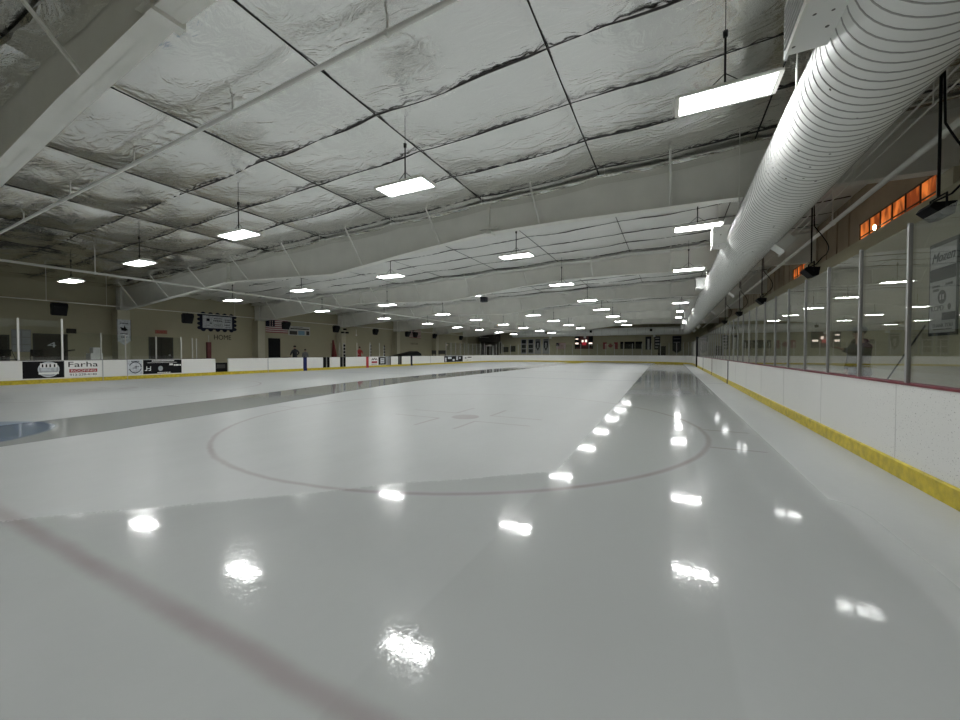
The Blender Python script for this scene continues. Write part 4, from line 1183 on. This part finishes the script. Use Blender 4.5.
for j, x in enumerate((-3.45, -2.25)):
    t = thing('wall_banner', ['dark narrow banner with a pale centre, left of a pair on the far wall', 'dark narrow banner with pale bars, right of a pair on the far wall'][j], 'banner', (x + .4, yf, 1.9), 'narrow dark banners')
    fbox(x, x + .8, 1.9, 3.85, .01).build('cloth', M['banner_dark'], t)
    if j == 0:
        fbox(x + .28, x + .55, 1.9, 3.5, .004, .011).build('stripe', M['banner_pale'], t)
    else:
        for z in (2.2, 2.65, 3.1, 3.5): fbox(x + .12, x + .68, z, z + .12, .004, .011).build('bar', M['banner_pale'], t)
mb = fbox(-1.75, -.72, .14, 2.4, .04); struct(mb, 'door_5', M['door'])
t = thing('wall_banner', 'dark navy banner with pointed tip at the right end of the far wall', 'banner', (.85, yf, 1.3))
mb = MB(); mb.prism([(.15, yf - .002, 3.85), (1.3, yf - .002, 3.85), (1.3, yf - .002, 1.75), (.72, yf - .002, 1.35), (.15, yf - .002, 1.75)], (0, 0, 0), (0, -.01, 0)); mb.build('cloth', M['banner_dark'], t)
for z in (3.4, 2.9): fbox(.3, 1.15, z, z + .1, .004, .013).build('bar', M['banner_grey'], t)
for j, (x0, x1, z0, z1) in enumerate(((-26.6, -25.5, 1.55, 2.45), (-25.2, -24.2, 1.6, 2.6))):
    t = thing('wall_screen', ['dark screen on the far wall, left of a pair', 'dark screen on the far wall, next to the grey banners'][j], 'screen', ((x0 + x1) / 2, yf, z0), 'dark screens on the far wall')
    fbox(x0, x1, z0, z1, .08).build('case', M['black'], t)
    fbox(x0 + .05, x1 - .05, z0 + .05, z1 - .05, .004, .081).build('glass', M['dark'], t)
# alcove at the far left corner, its shade put into a dark colour, with pale door and window frames
mb = MB(); mb.box((-30.3, 60.6, .14), (-30.1, 61.9, 4.6)); mb.box((-30.1, 61.85, .14), (-27.4, 61.99, 4.6)); mb.box((-30.3, 59.9, 3.4), (-27.0, 61.9, 4.75))
struct(mb, 'wall_alcove', mat('dark_alcove_shade', (.055, .05, .043), .8, var=.1))
mb = MB(); mb.box((-29.7, 61.80, .14), (-28.6, 61.84, 2.6)); dd = struct(mb, 'door_6', M['dark'], 'dark door in a pale frame at the far left')
mb = MB(); mb.box((-29.85, 61.76, .14), (-29.65, 61.85, 2.8)); mb.box((-28.6, 61.76, .14), (-28.2, 61.85, 2.8)); mb.box((-29.85, 61.76, 2.6), (-28.2, 61.85, 2.8)); mb.build('door_frame', M['white'], dd)
mb = MB(); mb.box((-27.2, 61.90, 1.3), (-26.8 + 0, 61.99, 3.3)); wo = struct(mb, 'window_3', M['dark'], 'dark inner window at the far left corner')
mb = MB(); mb.box((-27.3, 61.86, 1.2), (-27.1, 61.95, 3.35)); mb.box((-26.85, 61.86, 1.2), (-26.75, 61.95, 3.35)); mb.box((-27.3, 61.86, 3.25), (-26.75, 61.95, 3.4)); mb.build('window_frame', M['alu_pale'], wo)

# ------------------------------------------------------------------ right corridor
t = thing('wall_banner', 'tall framed grey poster with script heading behind the nearest right-hand glass', 'banner', (WRX - .01, 10.3, 1.75))
xb = WRX - .006
y0, y1 = 9.95, 10.80
pz0, pz1 = 1.73, 3.52
mb = MB(); mb.box((xb - .02, y0, pz0), (xb, y1, pz1)); mb.build('border', M['dark'], t)
mb = MB(); mb.box((xb - .024, y0 + .04, pz0 + .06), (xb - .02, y1 - .04, pz1 - .08)); mb.build('sheet', mat('poster_paper', (.46, .46, .45), .6, var=.08), t)
mb = MB(); mb.box((xb - .027, y0 + .04, 2.78), (xb - .024, y1 - .04, 3.02)); mb.box((xb - .027, y0 + .04, 2.02), (xb - .024, y0 + .42, 2.16)); mb.build('band', M['banner_dark'], t)
ym = (y0 + y1) / 2
text('Mozen', 'lettering', M['black'], t, (xb - .028, ym, 3.22), .26, 'R', w=.68, shear=.4)
text('KCPD', 'lettering', M['black'], t, (xb - .028, ym + .14, 2.25), .14, 'R', w=.38)
text('THANK YOU', 'lettering', M['dark'], t, (xb - .028, ym - .02, 1.92), .1, 'R', w=.6)
mb = MB(); disc(mb, (xb - .027, ym, 2.46), .13, .13, 'R'); mb.build('emblem', M['dark'], t)
mb = MB(); mb.box((xb - .030, ym - .06, 2.41), (xb - .028, ym - .02, 2.51)); mb.box((xb - .030, ym + .02, 2.41), (xb - .028, ym + .06, 2.51)); mb.build('emblem_print', M['banner_pale'], t)
mb = MB(); disc(mb, (xb - .027, ym - .22, 2.26), .05, .06, 'R'); scribble(mb, xb - .025, ym + .08, ym + .3, 2.66, .04, 'R'); scribble(mb, xb - .025, ym + .1, ym + .28, 2.58, .05, 'R'); scribble(mb, xb - .025, ym - .3, ym - .08, 2.66, .05, 'R'); scribble(mb, xb - .025, ym - .3, ym + .25, 1.84, .02, 'R'); mb.build('lettering', M['dark'], t)
t = thing('hockey_stick', 'wooden hockey stick leaning on the wall behind the nearest right-hand glass', 'hockey stick', (WRX - .1, 11.5, .14))
mb = MB(); mb.tube([(WRX - .35, 12.3, .17), (WRX - .03, 10.9, 1.95)], .016, 6); mb.build('shaft', M['dark'], t)
mb = MB(); mb.tube([(WRX - .35, 12.3, .17), (WRX - .38, 12.6, .16)], .035, 6); mb.build('blade', M['dark'], t)


# ------------------------------------------------------------------ people
def skin_mesh(name, verts, edges, radii, m_, parent, sub=2, root=0):
    me_ = bpy.data.meshes.new(name); me_.from_pydata(verts, edges, []); me_.materials.append(m_)
    o = link(bpy.data.objects.new(name, me_)); o.parent = parent
    md = o.modifiers.new('skin', 'SKIN'); md.use_smooth_shade = True; md.branch_smoothing = .4
    for i, r in enumerate(radii):
        s_ = me_.skin_vertices[0].data[i]
        s_.radius = r if isinstance(r, tuple) else (r, r); s_.use_root = (i == root)
    s2 = o.modifiers.new('sub', 'SUBSURF'); s2.levels = sub; s2.render_levels = sub
    return o


def person(lab, loc, rz, arm_l, arm_r, top, legs, cap=None, scale=1.0, lean=0.0):
    """standing figure facing +Y locally. arm_*: shoulder->elbow->wrist offsets"""
    t = thing('person', lab, 'person', loc, None, rz); t.scale = (scale,) * 3
    ln = lambda p: (p[0], p[1] + lean * max(0, p[2] - .95), p[2])
    V, E_, R_ = [], [], []

    def v(p, r, par=None):
        V.append(ln(p)); R_.append(r)
        if par is not None: E_.append((par, len(V) - 1))
        return len(V) - 1
    pel = v((0, 0, .95), (.16, .115)); ab = v((0, .01, 1.10), (.15, .105), pel); ch = v((0, .0, 1.28), (.175, .115), ab); nb = v((0, -.01, 1.43), (.10, .075), ch)
    nk = v((0, .005, 1.52), .056, nb); h1 = v((0, .03, 1.60), .078, nk); h2 = v((0, .025, 1.69), .092, h1); v((0, .015, 1.745), .07, h2)
    hands = []
    for s_, arm in ((-1, arm_l), (1, arm_r)):
        sh = v((s_ * .19, 0, 1.41), .062, ch); el = v((s_ * .19 + arm[0][0], arm[0][1], 1.41 + arm[0][2]), .044, sh)
        wr_ = v((s_ * .19 + arm[1][0], arm[1][1], 1.41 + arm[1][2]), .030, el)
        d = (Vector(V[wr_]) - Vector(V[el])).normalized()
        pm = v(tuple(Vector(V[wr_]) + d * .07 - Vector((0, 0, 0))), (.034, .02), wr_)
        hands.append((Vector(V[pm]), d))
        hip = v((s_ * .10, 0, .88), .098, pel); kn = v((s_ * .11, .02, .50), .062, hip); an = v((s_ * .115, 0, .09), .042, kn); v((s_ * .125, .15, .04), (.045, .03), an)
        a_ = Vector((0, 0, 1)).cross(d); a_ = a_.normalized() if a_.length > .1 else Vector((1, 0, 0))
        for k, l_ in enumerate((.062, .072, .068, .052)):
            b_ = Vector(V[pm]) + a_ * (k - 1.5) * .018 + d * .02
            f1 = v(tuple(b_), .009, pm); f2 = v(tuple(b_ + d * l_ * .5 + Vector((0, 0, -.008))), .008, f1); v(tuple(b_ + d * l_ + Vector((0, 0, -.026))), .007, f2)
        tb = v(tuple(Vector(V[wr_]) + d * .03 + a_ * .035), .010, wr_); v(tuple(Vector(V[wr_]) + d * .075 + a_ * .058 + Vector((0, 0, -.01))), .009, tb)
    # undo the lean applied twice for arms derived from V
    body = skin_mesh('body', V, E_, R_, M['skin'], t, 1)
    # nose, ears
    # jacket
    V, E_, R_ = [], [], []
    pel = v((0, 0, .74), (.215, .18)); hp = v((0, 0, .88), (.215, .175), pel); ab = v((0, .01, 1.08), (.19, .15), hp); ch = v((0, .0, 1.28), (.205, .145), ab); nk = v((0, .0, 1.46), (.12, .105), ch); v((0, .0, 1.56), (.082, .082), nk)
    for s_, arm in ((-1, arm_l), (1, arm_r)):
        sh = v((s_ * .20, 0, 1.40), .082, ch); el = v((s_ * .19 + arm[0][0], arm[0][1], 1.41 + arm[0][2]), .064, sh); q = Vector(arm[0]).lerp(Vector(arm[1]), .93)
        v((s_ * .19 + q.x, q.y, 1.41 + q.z), .050, el)
    skin_mesh('jacket', V, E_, R_, top, t, 2)
    V, E_, R_ = [], [], []
    w0 = v((0, 0, 1.10), (.14, .10)); pel = v((0, 0, .95), (.16, .12), w0)
    for s_ in (-1, 1):
        hip = v((s_ * .095, 0, .82), .105, pel); kn = v((s_ * .11, .02, .50), .082, hip); v((s_ * .115, 0, .06), .066, kn)
    skin_mesh('trousers', V, E_, R_, legs, t, 2)
    hy = lean * .68
    for s_ in (-1, 1):
        mb = MB(); mb.bbox((s_ * .12 - .05, -.09, 0), (s_ * .12 + .05, .20, .09), .03); mb.build('shoe', M['black'], t, local=True)
    mb = MB(); mb.sphere((0, .005 + hy, 1.715), (.098, .112, .085), sub=16); mb.build('hair', M['hair'], t, local=True)
    mb = MB(); mb.sphere((0, .125 + hy, 1.645), (.014, .02, .022), sub=8); mb.sphere((-.088, .02 + hy, 1.645), (.012, .022, .032), sub=8); mb.sphere((.088, .02 + hy, 1.645), (.012, .022, .032), sub=8); mb.build('face', M['skin'], t, local=True)
    mb = MB(); mb.sphere((-.032, .108 + hy, 1.67), .011, sub=8); mb.sphere((.032, .108 + hy, 1.67), .011, sub=8); mb.box((-.025, .108 + hy, 1.597), (.025, .116 + hy, 1.604)); mb.build('eyes', M['black'], t, local=True)
    if cap:
        mb = MB(); mb.sphere((0, .01 + hy, 1.735), (.108, .122, .075), sub=16); mb.build('cap', cap, t, local=True)
        mb = MB(); mb.prism([(-.075, .09 + hy, 1.728), (.075, .09 + hy, 1.728), (.06, .205 + hy, 1.715), (0, .22 + hy, 1.712), (-.06, .205 + hy, 1.715)], (0, 0, 0), (0, 0, .012)); mb.build('cap_peak', cap, t, local=True)
    return t


down = ((.06, -.02, -.28), (.07, .06, -.53))
downl = ((-.06, -.02, -.28), (-.07, .06, -.53))
point = ((.02, .22, -.17), (0, .48, -.08))
# faces the ice / pointing to the left of the photo (-X)
p_ = person('dark-clothed person in a cap behind the right-hand glass, one arm held out', (3.45, 10.45, .14), pi / 2 + .35, ((-.02, .23, -.16), (-.0, .49, -.07)), down, M['cloth_dark'], M['cloth_dark'], M['cloth_grey'], 1.0)
person('person in a dark hooded top seen from behind at the left bench', (-28.4, 21.75, .2), pi / 2 + .1, ((-.20, -.05, -.22), (-.14, .12, -.42)), ((.20, -.05, -.22), (.14, .12, -.42)), M['cloth_dark'], M['cloth_dark'], None, 1.02)
person('smaller person in grey beside the hooded person at the left bench', (-28.5, 22.85, .2), pi / 2 - .6, downl, down, M['cloth_grey'], M['cloth_dark'], None, .86)
person('person in a red top leaning over the left boards at the red stripe', (-27.6, 28.35, .2), -pi / 2 - .5, ((-.05, .16, -.22), (-.02, .38, -.34)), ((.05, .16, -.22), (.02, .38, -.34)), M['cloth_red'], M['cloth_dark'], None, 1.02, .18)

# ------------------------------------------------------------------ camera, world, view
cam = bpy.data.cameras.new('camera'); co = link(bpy.data.objects.new('camera', cam))
cam.sensor_fit = 'HORIZONTAL'; cam.sensor_width = 36; cam.lens = 36 * 381 / 960; cam.clip_end = 300; cam.clip_start = .02
co.location = (0, 0, 1.40)
co.rotation_euler = (pi / 2 - .0185, 0.0, .465)
sc.camera = co
w = bpy.data.worlds.new('world'); sc.world = w; w.use_nodes = True
w.node_tree.nodes['Background'].inputs[0].default_value = (.02, .02, .02, 1); w.node_tree.nodes['Background'].inputs[1].default_value = .2
sc.view_settings.view_transform = 'Standard'; sc.view_settings.look = 'None'; sc.view_settings.exposure = 0.45; sc.view_settings.gamma = 1; sc.view_settings.use_curve_mapping = False
sc.cycles.max_bounces = 10; sc.cycles.transparent_max_bounces = 24; sc.cycles.diffuse_bounces = 5; sc.cycles.glossy_bounces = 6
sc.cycles.use_denoising = True
sc.cycles.sample_clamp_indirect = 8
